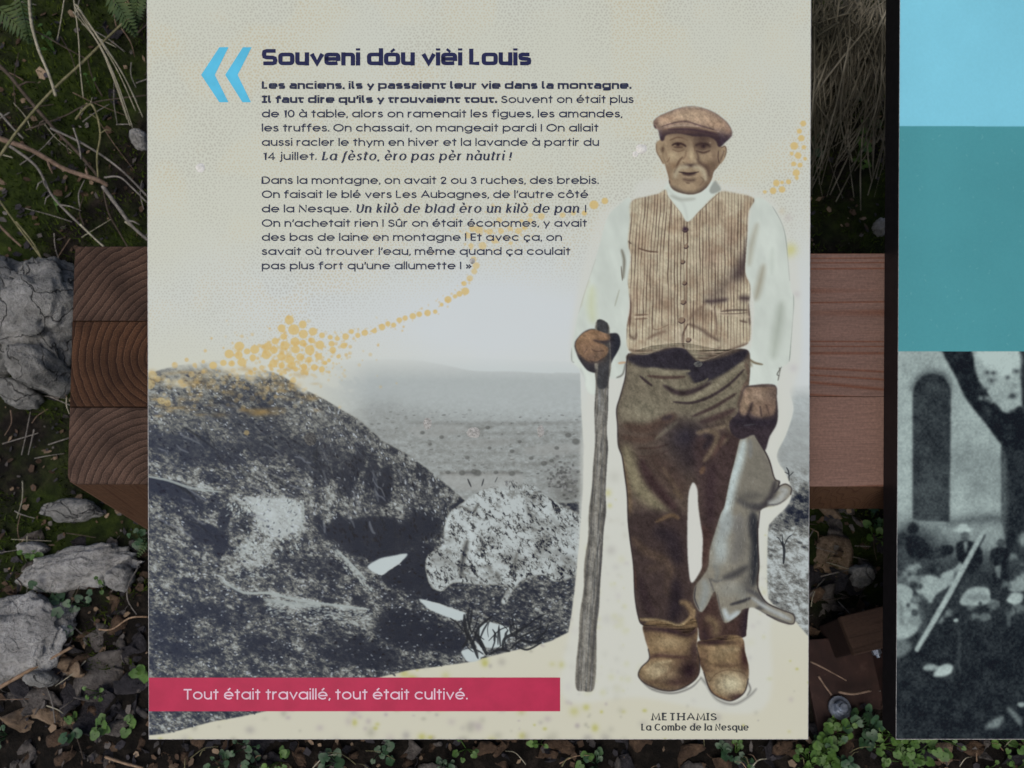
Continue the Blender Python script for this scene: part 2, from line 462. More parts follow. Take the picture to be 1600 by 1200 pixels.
    for q in range(7000):                    # scrub, ledges and stones, hatched along the slopes
        x, y = rs.uniform(233, 905), rs.uniform(575, 1148)
        iy, ix = int((y - c.y0) * c.K), int((x - c.x0) * c.K)
        if hill[iy, ix] < .9 or M[iy, ix] < .7 or dome[iy, ix] > .1 or tone[iy, ix] > 205:
            continue
        T = float(tsm[iy, ix])
        if y > 890:
            T = T * .8 + 26
        if x > 470 and y < 850:
            an, l = rs.normal(1.15, .35), rs.uniform(2, 9)
        elif y > 900:
            an, l = rs.normal(.1, .5), rs.uniform(1.5, 6)
        else:
            an, l = rs.normal(.55, .4), rs.uniform(1.5, 7)
        lightp = np.clip((T - 20) / 150, .02, .8)
        if T > 140 and rs.rand() < .8:
            lightp = 1.
        if rs.rand() < lightp:
            v = np.clip(T * 1.2 + 74 + rs.normal(0, 22), 74, 196)
            wd, al = rs.uniform(.9, 2.3), rs.uniform(.35, .9) * min(1, T / 60 + .2)
            l *= .7
        else:
            v = np.clip(T * .36 + rs.normal(18, 12), 26, 96)
            wd, al = rs.uniform(1.2, 3.6), rs.uniform(.4, .9)
        b_ = max(0., min(1., (620 - x) / 380)) if v < 100 else 0  # the same sky sheen painted into the dark hatching
        col = (v * .97 + 4 * b_, v + 6 * b_, v * .99 + 6 + 14 * b_)
        x2, y2 = x + l * math.cos(an), y + l * math.sin(an)
        c.st([(x, y), ((x + x2) / 2 + rs.uniform(-1, 1), (y + y2) / 2 + rs.uniform(-1, 1)), (x2, y2)], col, wd, al, soft=.65, sm=False)
    for q in range(150):                     # runnels and ledges that give the slopes their grain
        x, y = rs.uniform(236, 640), rs.uniform(610, 830)
        iy, ix = int((y - c.y0) * c.K), int((x - c.x0) * c.K)
        if hill[iy, ix] < .9 or M[iy, ix] < .7 or 110 < tsm[iy, ix] or y > 820:
            continue
        an, l = (rs.normal(1.2, .15), rs.uniform(14, 36)) if x > 470 else (rs.normal(.62, .18), rs.uniform(16, 46))
        v = rs.choice([26, 34, 110, 136])
        pts = [(x + l * u * math.cos(an) + rs.normal(0, 1.2), y + l * u * math.sin(an) + rs.normal(0, 1.2)) for u in (0, .33, .66, 1)]
        c.st(pts, (v, v + 3, v + 8), rs.uniform(1.2, 4), rs.uniform(.25, .55), soft=1.2)
    for q in range(500):                     # fields, hedges and far trees of the valley
        x, y = rs.uniform(560, 905), 640 + 120 * rs.rand() ** .8
        iy, ix = int((y - c.y0) * c.K), int((x - c.x0) * c.K)
        if hill[iy, ix] > .05 or M[iy, ix] < .9:
            continue
        v = (150 if rs.rand() < .45 else 92) + rs.normal(0, 14)
        c.st([(x, y), (x + rs.uniform(1, 6), y + rs.uniform(-1.2, 1.2))], (v, v, v * .97), rs.uniform(1, 2.6), rs.uniform(.2, .55), soft=.9, sm=False)
    for pts, v, a in (([(690, 742), (740, 739), (812, 741), (806, 758), (720, 766)], 158, .6), ([(820, 700), (905, 692), (905, 706), (840, 712)], 158, .5), ([(700, 690), (790, 684), (800, 694), (720, 702)], 146, .4), ([(640, 668), (720, 664), (730, 676), (660, 684)], 156, .4)):
        c.fill(pts, (v, v, v * .97), a, 2.)
    for x, y, r in ((700, 738, 3), (722, 739, 4), (746, 739, 5), (741, 737, 4), (775, 738, 3), (800, 740, 4), (660, 676, 3), (690, 683, 3), (672, 694, 2.5), (762, 668, 3), (830, 716, 3), (850, 724, 4), (862, 720, 3), (800, 705, 3), (765, 700, 2.5), (730, 715, 3), (812, 690, 2.5), (888, 680, 4), (900, 690, 5), (870, 700, 3)):
        c.bl(x, y, r * 1.3, r, (88, 89, 86), .75, 0, 2)
        c.bl(x - 1, y - 1, r * .6, r * .5, (120, 120, 115), .6)
    for q in range(160):                     # the round bush beside the rock and the scrub about it
        x, y = rs.normal(880, 14), rs.normal(750, 13)
        if x > 905:
            continue
        v = rs.choice([70, 92, 128, 150])
        c.bl(x, y, rs.uniform(1.5, 3.5), rs.uniform(1.2, 2.6), (v, v, v * .98), .6, 0, 2)
    for q in range(420):                     # cracks and knobs of the pale rock
        x, y = rs.uniform(665, 905), rs.uniform(750, 945)
        iy, ix = int((y - c.y0) * c.K), int((x - c.x0) * c.K)
        if dome[iy, ix] < .95 or M[iy, ix] < .9:
            continue
        an, l = rs.normal(1.3, .7), rs.uniform(2, 8)
        v = 52 if rs.rand() < .6 else 200
        c.st([(x, y), (x + l * .5 * math.cos(an) + rs.uniform(-1.5, 1.5), y + l * .5 * math.sin(an)), (x + l * math.cos(an), y + l * math.sin(an))], (v * .97, v, v), rs.uniform(.9, 2.2), rs.uniform(.3, .8), soft=.7)
    # pale tracks and ledges in the photograph
    for pts, w, a in (([(345, 905), (380, 925), (420, 926), (470, 938), (540, 948), (576, 953)], 4, .6), ([(414, 936), (460, 944), (500, 946)], 9, .35), ([(230, 744), (262, 750), (300, 762), (344, 768)], 4, .5), ([(525, 860), (548, 880), (570, 906)], 5, .5),
                      ([(470, 782), (474, 800), (468, 835)], 2.5, .5)):
        p2 = [(x + rs.uniform(-.6, .6), y) for x, y in pts]
        for k in range(3):
            p3 = [(x + rs.uniform(-1.5, 1.5), y + rs.uniform(-1.2, 1.2)) for x, y in p2]
            c.st(p3, (160, 166, 162), w * rs.uniform(.5, .9), min(.8, a * 1.1), soft=1.1)
    for q in range(420):                     # the pale scree slope and its stones
        x = rs.uniform(352, 472)
        y = 779 + (x < 400) * 6 + rs.rand() ** 1.3 * (95 - abs(x - 430) * .35)
        if x < 385 and y > 806 or rs.rand() < (y - 790) / 130 * .6:
            continue
        c.st([(x, y), (x + rs.uniform(-4, 3), y + rs.uniform(1, 5))], (184, 191, 187) if rs.rand() < .8 else (70, 74, 80), rs.uniform(1.2, 3), rs.uniform(.4, .9), soft=.9, sm=False)
    for q in range(150):
        x, y = rs.uniform(368, 420), rs.uniform(850, 905)
        c.st([(x, y), (x + rs.uniform(-5, 5), y + rs.uniform(0, 4))], (168, 174, 170), rs.uniform(1, 2.4), rs.uniform(.3, .8), soft=.8, sm=False)
    for q in range(260):                     # light on the ledges below the track
        x = rs.uniform(414, 580)
        y = 940 + (x - 414) * .09 + abs(rs.normal(0, 12))
        c.st([(x, y), (x + rs.uniform(2, 7), y + rs.uniform(-1, 1.6))], (164, 170, 166), rs.uniform(.9, 2.2), rs.uniform(.3, .8), soft=.8, sm=False)
    for q in range(110):
        u = rs.rand()
        x, y = 520 + u * 60 + rs.normal(0, 3), 856 + u * 66 + rs.normal(0, 4)
        c.st([(x, y), (x + rs.uniform(1, 4), y + rs.uniform(1, 5))], (164, 170, 166), rs.uniform(.9, 2.2), rs.uniform(.3, .8), soft=.8, sm=False)
    for pts in ([(574, 886), (592, 873), (614, 868), (636, 865), (628, 876), (614, 884), (596, 898)], [(655, 936), (676, 941), (700, 950), (726, 958), (721, 969), (704, 966), (684, 958), (668, 950)], [(747, 985), (758, 974), (772, 974), (797, 982), (792, 1000), (784, 1010), (762, 1012), (752, 1000)],
                [(721, 1018), (738, 1014), (751, 1029), (732, 1034)]):
        c.fill(pts, (186, 194, 192), .95, .9)
    for q in range(26):                      # tangled branches in front of the water
        x = rs.uniform(715, 850)
        y = rs.uniform(980, 1030 - (x - 730) * .27)
        an, l = rs.uniform(-2.6, -.4), rs.uniform(10, 34)
        c.st([(x, y), (x + l * .5 * math.cos(an) + rs.uniform(-3, 3), y + l * .5 * math.sin(an)), (x + l * math.cos(an), y + l * math.sin(an))], (38, 40, 44), rs.uniform(1.2, 3.4), .8, soft=.8)

    # trees of the photograph: dark twisted branches
    c.fr(560, 740, 3.636)
    br = (36, 38, 42)
    for pts, w in (([(680, 1050), (650, 970), (610, 880), (600, 800)], 20), ([(650, 960), (680, 880), (720, 840), (760, 810)], 14), ([(730, 1030), (690, 950), (660, 900)], 22), ([(640, 900), (620, 820), (630, 760)], 14),
                   ([(740, 1030), (800, 1000), (860, 1010)], 16), ([(820, 1000), (830, 940), (900, 900), (960, 860)], 18), ([(860, 1000), (920, 950), (1000, 960), (1060, 930)], 14), ([(880, 930), (860, 880), (890, 850)], 10),
                   ([(900, 940), (980, 900), (1050, 870)], 10), ([(740, 950), (800, 890), (850, 870)], 7), ([(940, 880), (1000, 830), (1060, 800)], 8), ([(760, 830), (820, 860), (850, 890)], 6),
                   ([(600, 900), (560, 850), (520, 820)], 10), ([(590, 990), (620, 940), (600, 880)], 16), ([(900, 980), (960, 1000), (1040, 960)], 12), ([(1010, 950), (1060, 900), (1080, 850)], 8),
                   ([(775, 50), (790, 20)], 4), ([(620, 30), (640, 75)], 9), ([(700, 70), (712, 30)], 7)):
        c.st(pts, br, w, .85, soft=3)
    c.fr(1170, 580, 2.86)
    for pts, w in (([(155, 860), (158, 800), (150, 760)], 12), ([(155, 790), (140, 755), (125, 740)], 5), ([(158, 780), (175, 745), (195, 730)], 5), ([(152, 770), (150, 730)], 4),
                   ([(180, 490), (178, 450), (168, 430)], 6), ([(180, 470), (200, 450)], 4), ([(178, 460), (160, 450)], 4)):
        c.st(pts, br, w, .85, soft=2)
    c.fr()
    # ---------------- orange dots
    od = [(452, 500, 7), (473, 507, 6), (440, 513, 6), (459, 515, 8.5), (474, 522, 7), (489, 518, 6.5), (503, 524, 4.5), (443, 526, 5), (430, 533, 5.5), (516, 527, 4), (527, 529, 4), (418, 541, 6), (445, 540, 7), (461, 534, 7), (473, 536, 5.5), (487, 532, 5),
          (500, 539, 6.5), (518, 537, 4.5), (540, 526, 5), (549, 518, 4), (559, 524, 4), (570, 520, 5), (537, 540, 5), (484, 547, 7.5), (462, 546, 6.5), (428, 547, 6), (416, 554, 7), (440, 557, 6.5), (453, 562, 7), (469, 558, 6), (483, 562, 4.5), (498, 557, 5.5),
          (374, 541, 7.5), (398, 546, 7), (386, 549, 5), (358, 553, 7), (373, 555, 6), (395, 559, 5), (378, 566, 7), (427, 568, 6), (440, 571, 5), (349, 567, 5), (362, 568, 5), (333, 571, 6), (456, 571, 6), (475, 573, 5), (491, 574, 5), (503, 577, 4.5), (508, 567, 3.5), (514, 563, 3), (529, 557, 3.5),
          (462, 577, 4), (479, 582, 3), (458, 594, 5), (440, 583, 4), (520, 547, 5), (585, 517, 4), (597, 511, 5), (606, 506, 4), (615, 508, 4), (624, 500, 4.5), (633, 497, 4), (645, 494, 5), (655, 491, 4.5), (668, 489, 5), (680, 487, 3.5), (690, 476, 3),
          (700, 468, 5.5), (711, 463, 3.5), (718, 459, 4.5), (727, 455, 6), (725, 443, 4), (734, 435, 5), (741, 424, 4.5), (744, 415, 5.5), (740, 405, 4.5), (736, 384, 4), (754, 384, 6), (731, 368, 5), (748, 359, 6.5), (765, 362, 5), (738, 357, 5),
          (772, 376, 4.5), (783, 361, 4.5), (797, 357, 4), (810, 361, 5), (780, 344, 4), (820, 356, 4), (828, 344, 4), (829, 336, 3.5), (846, 338, 5), (879, 336, 4.5), (896, 333, 4), (913, 333, 4), (928, 320, 7), (945, 314, 5), (798, 380, 3), (815, 345, 3),
          (1213, 286, 5), (1222, 285, 3), (1208, 298, 5), (1222, 296, 5), (1232, 284, 4), (1244, 270, 5.5), (1240, 256, 4), (1247, 243, 5), (1241, 228, 6), (1252, 216, 5), (1249, 205, 4), (1255, 193, 4.5), (1256, 230, 3.5), (1237, 240, 3), (1250, 258, 4),
          (1245, 278, 3), (1258, 248, 3), (1195, 300, 3), (238, 586, 7), (234, 600, 8), (246, 592, 5), (252, 626, 6), (262, 630, 5), (385, 676, 4)]
    for x, y, r in od:
        c.bl(x, y, r * 1.02, r * 1.02 * rs.uniform(.88, 1.06), (209, 178, 112), (.8 if not (700 < x < 900 and y < 440) else .6) if y < 580 or x > 1000 else .5, 0, 1)
    for q in range(640):
        u = rs.rand()
        if u < .55:
            x, y, r = rs.normal(455, 55), rs.normal(560, 22), rs.uniform(1, 3)
        elif u < .8:
            x, y, r = rs.normal(770, 42), rs.normal(362, 20), rs.uniform(.8, 2.2)
            if q % 2:
                x = rs.uniform(520, 735)
                y, r = np.interp(x, [520, 620, 700, 735], [530, 503, 470, 430]) + rs.normal(0, 8), rs.uniform(.7, 2)
        else:
            x = rs.uniform(250, 480)
            y, r = 600 + rs.normal(0, 18), rs.uniform(2, 5)
        c.bl(x, y, r, r, (205, 170, 104), rs.uniform(.2, .6) if y < 585 else rs.uniform(.1, .3), 0, 1)
    for q in range(90):
        x, y = rs.uniform(235, 500), rs.uniform(575, 650)
        c.bl(x, y, rs.uniform(5, 14), rs.uniform(2, 5), (176, 142, 84), rs.uniform(.1, .35))
    # ---------------- cut-out halo round the figure
    halo = (206, 205, 195)
    c.fill([(1010, 280), (985, 310), (940, 330), (920, 380), (898, 480), (892, 560), (918, 590), (908, 700), (905, 850), (895, 960), (880, 1090), (1000, 1090), (1190, 1110), (1205, 970), (1250, 975), (1202, 940),
            (1197, 830), (1232, 790), (1236, 765), (1214, 712), (1236, 640), (1240, 600), (1252, 560), (1250, 440), (1235, 380), (1215, 320), (1150, 290)], halo, .72, soft=3.5)
    for x, y, r, cl, a in ((1236, 390, 10, (196, 190, 110), .6), (1226, 396, 8, (196, 190, 120), .5), (1232, 340, 6, (188, 178, 172), .5), (1222, 330, 5, (194, 180, 150), .4), (1245, 460, 6, (186, 178, 176), .4),
                           (950, 770, 6, (190, 184, 110), .5), (953, 790, 4, (190, 184, 110), .5), (955, 860, 8, (172, 168, 160), .5), (1240, 575, 7, (190, 184, 184), .5), (960, 745, 10, (184, 182, 170), .5)):
        c.bl(x, y, r, r, cl, a)
    # ---------------- the standing man -------------------------------------------------
    white = (204, 209, 198)
    shade = (160, 164, 150)
    for S in (SLEEVE_L, SLEEVE_R):
        c.fill(S, white, soft=1.2)
    c.clip = np.maximum(c.mask(SLEEVE_L, .8), c.mask(SLEEVE_R, .8))
    c.fr(870, 280, 3.53)
    for pts, w, col, a in (([(1240, 690), (1215, 850), (1195, 980)], 40, (168, 174, 160), .8), ([(1140, 480), (1118, 580), (1098, 660)], 30, (150, 140, 118), .7), ([(1060, 990), (1090, 1012), (1135, 1022)], 12, (110, 98, 76), .9),
                           ([(1055, 990), (1075, 1030)], 14, (120, 108, 84), .7), ([(1105, 250), (1075, 360), (1060, 470)], 26, (166, 160, 140), .7), ([(1190, 380), (1185, 520)], 22, (186, 192, 180), .7), ([(1228, 1040), (1232, 1060), (1220, 1110)], 9, (100, 96, 88), .9),
                           ([(1240, 1035), (1215, 1075), (1230, 1085)], 6, (90, 88, 82), .8), ([(1295, 560), (1308, 690), (1290, 930), (1282, 1005)], 6, (120, 124, 116), .8), ([(1190, 150), (1245, 250), (1268, 360), (1285, 560)], 6, (120, 124, 116), .7),
                           ([(358, 390), (372, 450), (366, 545)], 13, (112, 106, 92), .9), ([(355, 480), (362, 560)], 6, (90, 80, 68), .8), ([(345, 610), (320, 700)], 8, (168, 168, 150), .7), ([(195, 600), (190, 700), (200, 780)], 40, (190, 192, 140), .5),
                           ([(135, 700), (150, 620), (180, 560)], 14, (190, 188, 164), .6), ([(80, 930), (82, 1000), (95, 1010)], 8, (130, 130, 124), .6), ([(215, 440), (170, 570), (120, 740)], 6, (176, 172, 160), .6),
                           ([(330, 1095), (365, 1075), (380, 1010)], 12, (100, 96, 90), .7), ([(340, 1015), (380, 1010)], 12, (196, 150, 110), .7), ([(130, 1050), (150, 1120)], 20, (170, 172, 168), .6)):
        c.st(pts, col, w, a)
    c.clip = None
    # collar
    c.fill([(588, 78), (606, 30), (640, 10), (760, 30), (850, 10), (905, 52), (880, 90), (800, 180), (722, 240), (650, 150)], white, soft=.8)
    c.st([(610, 50), (650, 95), (700, 140), (720, 220)], (182, 186, 176), 14, .5)
    c.fill([(842, 60), (870, 10), (885, 20), (905, 58), (860, 80)], (140, 142, 134), .8, soft=1)
    c.st([(630, 92), (690, 112), (760, 108)], (150, 150, 138), 16, .6)
    c.fr()
    vm = c.mask(VEST, .6)
    # trousers
    c.fr()
    c.fill(TROUSERS, (84, 72, 64), soft=.9)
    c.clip = c.mask(TROUSERS, .7) * (1 - vm)
    c.fr(940, 540, 4)
    kh, kl, br_, dk, bk = (116, 108, 91), (128, 120, 101), (76, 62, 56), (58, 49, 50), (46, 43, 50)
    c.fill([(150, 90), (300, 110), (560, 140), (900, 80), (900, 300), (840, 420), (600, 470), (440, 440), (300, 500), (120, 480), (90, 400), (140, 250)], kh, .9, soft=6)
    c.bl(270, 400, 130, 70, (130, 123, 104), .7)
    c.fill([(160, 72), (330, 40), (510, 10), (600, 95), (760, 70), (905, 20), (905, 70), (840, 130), (700, 210), (590, 238), (540, 180), (470, 150), (250, 135)], bk, .95, soft=2)
    for pts, w, col, a in (([(265, 155), (330, 150), (430, 172), (550, 158)], 26, kl, .85), ([(290, 190), (400, 200), (520, 195)], 20, br_, .9), ([(240, 190), (280, 225), (315, 250)], 16, dk, .9), ([(370, 215), (450, 262), (540, 255)], 16, kl, .7),
                           ([(390, 250), (480, 296), (580, 282), (680, 235)], 34, dk, .9), ([(420, 320), (540, 338), (660, 280), (780, 200), (885, 110)], 34, kl, .95), ([(560, 250), (640, 225), (665, 205)], 14, kh, .8), ([(450, 352), (560, 358), (680, 318), (800, 240), (890, 150)], 18, dk, .85),
                           ([(560, 420), (680, 370), (800, 290), (860, 240)], 24, kh, .8), ([(570, 442), (700, 385), (840, 300)], 22, (66, 54, 52), .85), ([(620, 480), (740, 440), (830, 400)], 40, (70, 56, 54), .8), ([(600, 540), (690, 530), (780, 500)], 26, (118, 104, 86), .85),
                           ([(780, 470), (800, 520), (800, 580)], 30, (104, 92, 78), .8), ([(900, 110), (925, 200), (890, 260), (850, 380)], 24, (96, 80, 70), .8), ([(150, 500), (280, 520), (400, 470), (450, 440)], 64, (80, 64, 56), .85), ([(380, 460), (440, 440)], 30, dk, .8),
                           ([(130, 570), (260, 590), (350, 560)], 40, (78, 62, 54), .7), ([(340, 580), (430, 510), (470, 480)], 26, (116, 106, 90), .8), ([(230, 640), (330, 640), (430, 610)], 14, (70, 56, 50), .8), ([(210, 690), (330, 690), (430, 650)], 10, (72, 58, 52), .8),
                           ([(150, 640), (180, 760), (230, 880), (330, 980), (440, 1060)], 100, (124, 115, 92), .85), ([(120, 700), (160, 900), (180, 1060)], 40, (108, 90, 70), .7), ([(250, 720), (300, 830), (380, 930), (470, 1040)], 70, (60, 46, 46), .9),
                           ([(330, 700), (420, 800), (500, 900)], 130, (74, 60, 54), .85), ([(380, 760), (440, 850), (510, 950)], 30, (90, 75, 63), .6), ([(450, 900), (500, 960)], 30, (96, 81, 66), .6), ([(360, 1050), (420, 1070), (465, 1075)], 20, (134, 120, 92), .8)):
        c.st(pts, col, w, min(1, a * 1.12), w * .42)
    c.bl(530, 580, 130, 110, bk, .95)
    c.bl(560, 700, 100, 110, (50, 43, 46), .85)
    c.fill([(600, 560), (860, 560), (840, 760), (760, 1040), (700, 1200), (630, 1200), (600, 900), (590, 760)], (66, 53, 52), .9, soft=5)
    for pts, w, col, a in (([(600, 545), (680, 540), (720, 560), (700, 640), (640, 720)], 40, (112, 97, 80), .75), ([(620, 800), (640, 760)], 30, (100, 78, 62), .7), ([(740, 620), (790, 580)], 30, (98, 84, 72), .7), ([(700, 740), (680, 900), (680, 1100)], 60, (58, 46, 48), .7), ([(770, 560), (690, 700)], 30, (80, 62, 56), .6),
                           ([(640, 560), (680, 580), (640, 640)], 40, (50, 44, 48), .7)):
        c.st(pts, col, w, min(1, a * 1.12), w * .42)
    c.fill([(160, 1060), (300, 1030), (470, 1080), (545, 1080), (545, 1300), (160, 1300)], (64, 54, 52), .85, soft=6)
    c.fr(940, 800, 3.87)
    c.fill([(150, 60), (540, 40), (560, 500), (600, 700), (240, 700), (200, 500)], (62, 51, 49), .9, soft=5)
    for pts, w, col, a in (([(190, 160), (270, 240), (400, 300), (420, 360)], 54, (88, 72, 60), .6), ([(280, 350), (400, 340), (400, 500)], 60, (80, 66, 57), .5), ([(330, 60), (420, 20), (470, 40)], 26, (104, 84, 64), .7), ([(340, 120), (420, 160), (460, 300)], 100, (44, 38, 42), .75),
                           ([(230, 400), (260, 520), (300, 620)], 60, (50, 40, 42), .7), ([(450, 420), (450, 560), (430, 640)], 80, (42, 36, 40), .8), ([(225, 650), (320, 655), (400, 672), (470, 690), (540, 640), (560, 590)], 26, (150, 130, 98), .85),
                           ([(480, 545), (520, 560), (550, 620), (520, 680)], 40, (128, 106, 80), .8), ([(250, 690), (380, 708), (500, 742), (570, 700)], 26, (48, 36, 40), .9), ([(195, 330), (205, 460)], 16, (84, 62, 54), .7)):
        c.st(pts, col, w, min(1, a * 1.12), w * .42)
    c.fill([(590, 100), (660, 120), (640, 300), (600, 360)], (70, 52, 48), .8, soft=3)
    c.fill([(600, 560), (690, 520), (730, 660), (840, 620), (900, 560), (880, 760), (760, 760), (640, 790), (580, 760)], (66, 50, 46), .9, soft=3)
    c.st([(640, 640), (690, 680), (690, 740)], (136, 116, 88), 40, .8)
    c.st([(620, 720), (640, 780), (700, 780)], (44, 34, 38), 30, .8)
    c.st([(880, 580), (870, 680), (860, 770)], (42, 35, 42), 50, .9)
    c.clip = None
    c.fr()
    gapm = (206, 204, 194)
    c.fill(GAP, gapm, soft=.9)
    # waistcoat
    c.fr()
    c.fill(VEST, (186, 174, 148), soft=1.4)
    c.clip = vm
    nb = fbm(X, Y, 22, 4, 90)
    c.put((slice(None), slice(None)), np.clip((nb - .46) * 4, 0, 1), (140, 116, 94), .5)
    c.fr(870, 280, 3.53)
    for x, y, rx, ry, col, a in ((560, 640, 40, 60, (120, 96, 80), .5), (620, 690, 40, 60, (120, 96, 80), .4), (470, 330, 60, 60, (150, 124, 100), .5), (850, 430, 60, 80, (135, 108, 92), .55), (780, 560, 60, 40, (140, 118, 98), .5),
                                 (960, 330, 50, 70, (135, 112, 96), .5), (440, 640, 30, 90, (140, 112, 92), .5), (800, 750, 50, 40, (125, 102, 86), .6), (960, 900, 80, 40, (140, 122, 104), .4), (650, 270, 60, 30, (150, 126, 102), .5),
                                 (690, 860, 40, 60, (186, 172, 150), .6), (600, 850, 40, 60, (182, 166, 142), .5), (520, 480, 40, 60, (184, 166, 142), .4), (880, 180, 60, 60, (182, 166, 142), .4)):
        c.bl(x, y, rx, ry, col, a)
    c.fr(870, 280, 3.53)
    q = 0
    for x in np.arange(404, 1090, 17.5):
        lean = -22 if x < 600 else (0 if x < 830 else 6)
        pts = []
        for yy in range(40, 1020, 70):
            pts.append((x + lean * (yy - 100) / 900 * (1 if x > 600 else -1) * -1 + rs.uniform(-2.2, 2.2) + (14 * math.exp(-((yy - 120) / 160) ** 2) if x < 620 else 0), yy))
        c.st(pts, (104, 82, 70), rs.uniform(2.6, 5.2), rs.uniform(.45, .85), soft=2.2)
        for rep in range(3):
            i0 = rs.randint(0, len(pts) - 4)
            c.st(pts[i0:i0 + 4], (78, 60, 54), 5, rs.uniform(.3, .7), soft=2.5)
        c.st([(px + 8, py) for px, py in pts], (192, 176, 152), 4, .35, soft=2)
        q += 1
    for pts, w, col, a in (([(1050, 400), (1015, 490), (960, 560), (900, 615), (840, 650)], 64, (84, 70, 66), .62), ([(1050, 420), (1020, 500), (1000, 530)], 50, (64, 53, 56), .75), ([(1048, 330), (1044, 470)], 18, (72, 60, 58), .7), ([(820, 675), (880, 672), (940, 662)], 22, (62, 50, 54), .85), ([(1010, 655), (1066, 660)], 26, (62, 50, 54), .9),
                           ([(1060, 690), (1066, 800)], 16, (80, 64, 60), .8), ([(830, 692), (880, 730), (960, 748), (1060, 760)], 15, (190, 174, 150), .9), ([(905, 730), (970, 722), (1050, 722)], 10, (86, 72, 66), .8), ([(900, 742), (980, 742), (1050, 736)], 6, (96, 80, 72), .7),
                           ([(450, 380), (500, 396), (558, 402)], 9, (92, 72, 62), .9), ([(455, 392), (505, 408), (560, 410)], 5, (186, 168, 142), .7), ([(430, 750), (500, 746)], 10, (104, 84, 72), .8), ([(432, 772), (500, 768)], 9, (104, 84, 72), .7), ([(430, 760), (505, 757)], 6, (186, 168, 144), .8),
                           ([(520, 760), (540, 830), (620, 800)], 8, (120, 98, 82), .5), ([(500, 880), (560, 850), (600, 840)], 16, (108, 86, 74), .7), ([(400, 860), (430, 880), (440, 850)], 14, (92, 72, 64), .7), ([(400, 940), (470, 950), (530, 945)], 14, (96, 78, 66), .7),
                           ([(722, 800), (696, 860), (702, 940), (740, 985), (785, 1002)], 11, (70, 54, 50), .95), ([(700, 870), (690, 915), (660, 930)], 30, (188, 172, 148), .6), ([(735, 800), (800, 830), (840, 860), (890, 890)], 18, (80, 64, 58), .75), ([(780, 985), (830, 985), (950, 945), (1055, 905)], 14, (92, 74, 66), .8), ([(770, 992), (840, 1000), (950, 955)], 6, (176, 158, 134), .8),
                           ([(780, 960), (850, 960), (900, 930)], 18, (104, 84, 74), .6), ([(720, 780), (780, 720), (820, 690)], 14, (120, 98, 84), .6), ([(868, 700), (880, 780), (880, 860)], 8, (92, 74, 66), .7), ([(1010, 780), (1050, 790)], 12, (86, 70, 64), .7),
                           ([(390, 640), (402, 700), (395, 800)], 22, (88, 62, 54), .8), ([(392, 340), (410, 356)], 9, (80, 66, 58), .8), ([(380, 560), (400, 600)], 10, (140, 120, 96), .8), ([(610, 90), (680, 180), (722, 240)], 8, (150, 130, 106), .8), ([(722, 240), (800, 165), (895, 75)], 6, (130, 112, 94), .7),
                           ([(722, 300), (716, 500), (706, 800), (700, 900)], 7, (128, 106, 88), .8), ([(720, 300), (722, 345), (712, 360)], 7, (92, 74, 64), .7), ([(730, 880), (760, 890), (780, 860)], 12, (176, 160, 138), .6), ([(840, 900), (860, 960)], 14, (184, 168, 146), .6)):
        c.st(pts, col, w, a)
    c.bl(970, 600, 40, 40, (158, 138, 116), .45)
    for x, y, r in ((708, 277, 15), (712, 370, 12), (694, 455, 12), (704, 572, 12), (697, 677, 14), (688, 777, 18), (725, 885, 14)):
        c.bl(x, y, r, r * .9, (120, 98, 82), .7, 0, 1)
        c.st([(x - r, y + r * .5), (x, y + r), (x + r, y + r * .3), (x + r * .9, y - r * .5)], (66, 50, 52), 7, .9, soft=2)
    c.bl(708, 275, 16, 14, (58, 44, 58), .95)
    c.clip = None
    # boots
    c.fr()
    for B in (BOOT_L, BOOT_R):
        c.fill(B, (124, 102, 76), soft=.9)
    c.fr(940, 800, 3.87)
    c.clip = c.mask(sheet(0, 0, 1, [((x - 940) * 3.87, (y - 800) * 3.87) for x, y in BOOT_L]), .7)
    for x, y, rx, ry, col, a in ((410, 790, 100, 42, (164, 143, 110), .85), (345, 965, 95, 62, (172, 156, 125), .9), (530, 960, 85, 95, (44, 33, 36), 1.), (450, 1030, 90, 30, (66, 50, 48), .8), (560, 840, 30, 80, (60, 46, 48), .8), (270, 760, 20, 60, (100, 82, 66), .8), (400, 870, 110, 14, (74, 56, 50), .8), (420, 720, 150, 18, (58, 44, 42), .8), (300, 1030, 70, 14, (92, 72, 58), .7)):
        c.bl(x, y, rx, ry, col, a)
    for pts, w, col, a in (([(286, 885), (360, 860), (440, 872), (530, 885)], 22, (70, 52, 48), .85), ([(250, 700), (400, 715), (520, 745), (575, 705)], 26, (48, 36, 40), .9), ([(300, 840), (420, 860), (500, 860)], 14, (124, 104, 80), .7), ([(225, 985), (300, 1050), (400, 1072), (500, 1050)], 14, (88, 74, 64), .7),
                           ([(300, 730), (400, 740)], 20, (120, 100, 76), .6), ([(330, 1020), (420, 960), (470, 900)], 20, (96, 76, 60), .6), ([(275, 960), (330, 920), (420, 900)], 16, (172, 156, 124), .7)):
        c.st(pts, col, w, a)
    c.clip = c.mask(sheet(0, 0, 1, [((x - 940) * 3.87, (y - 800) * 3.87) for x, y in BOOT_R]), .7)
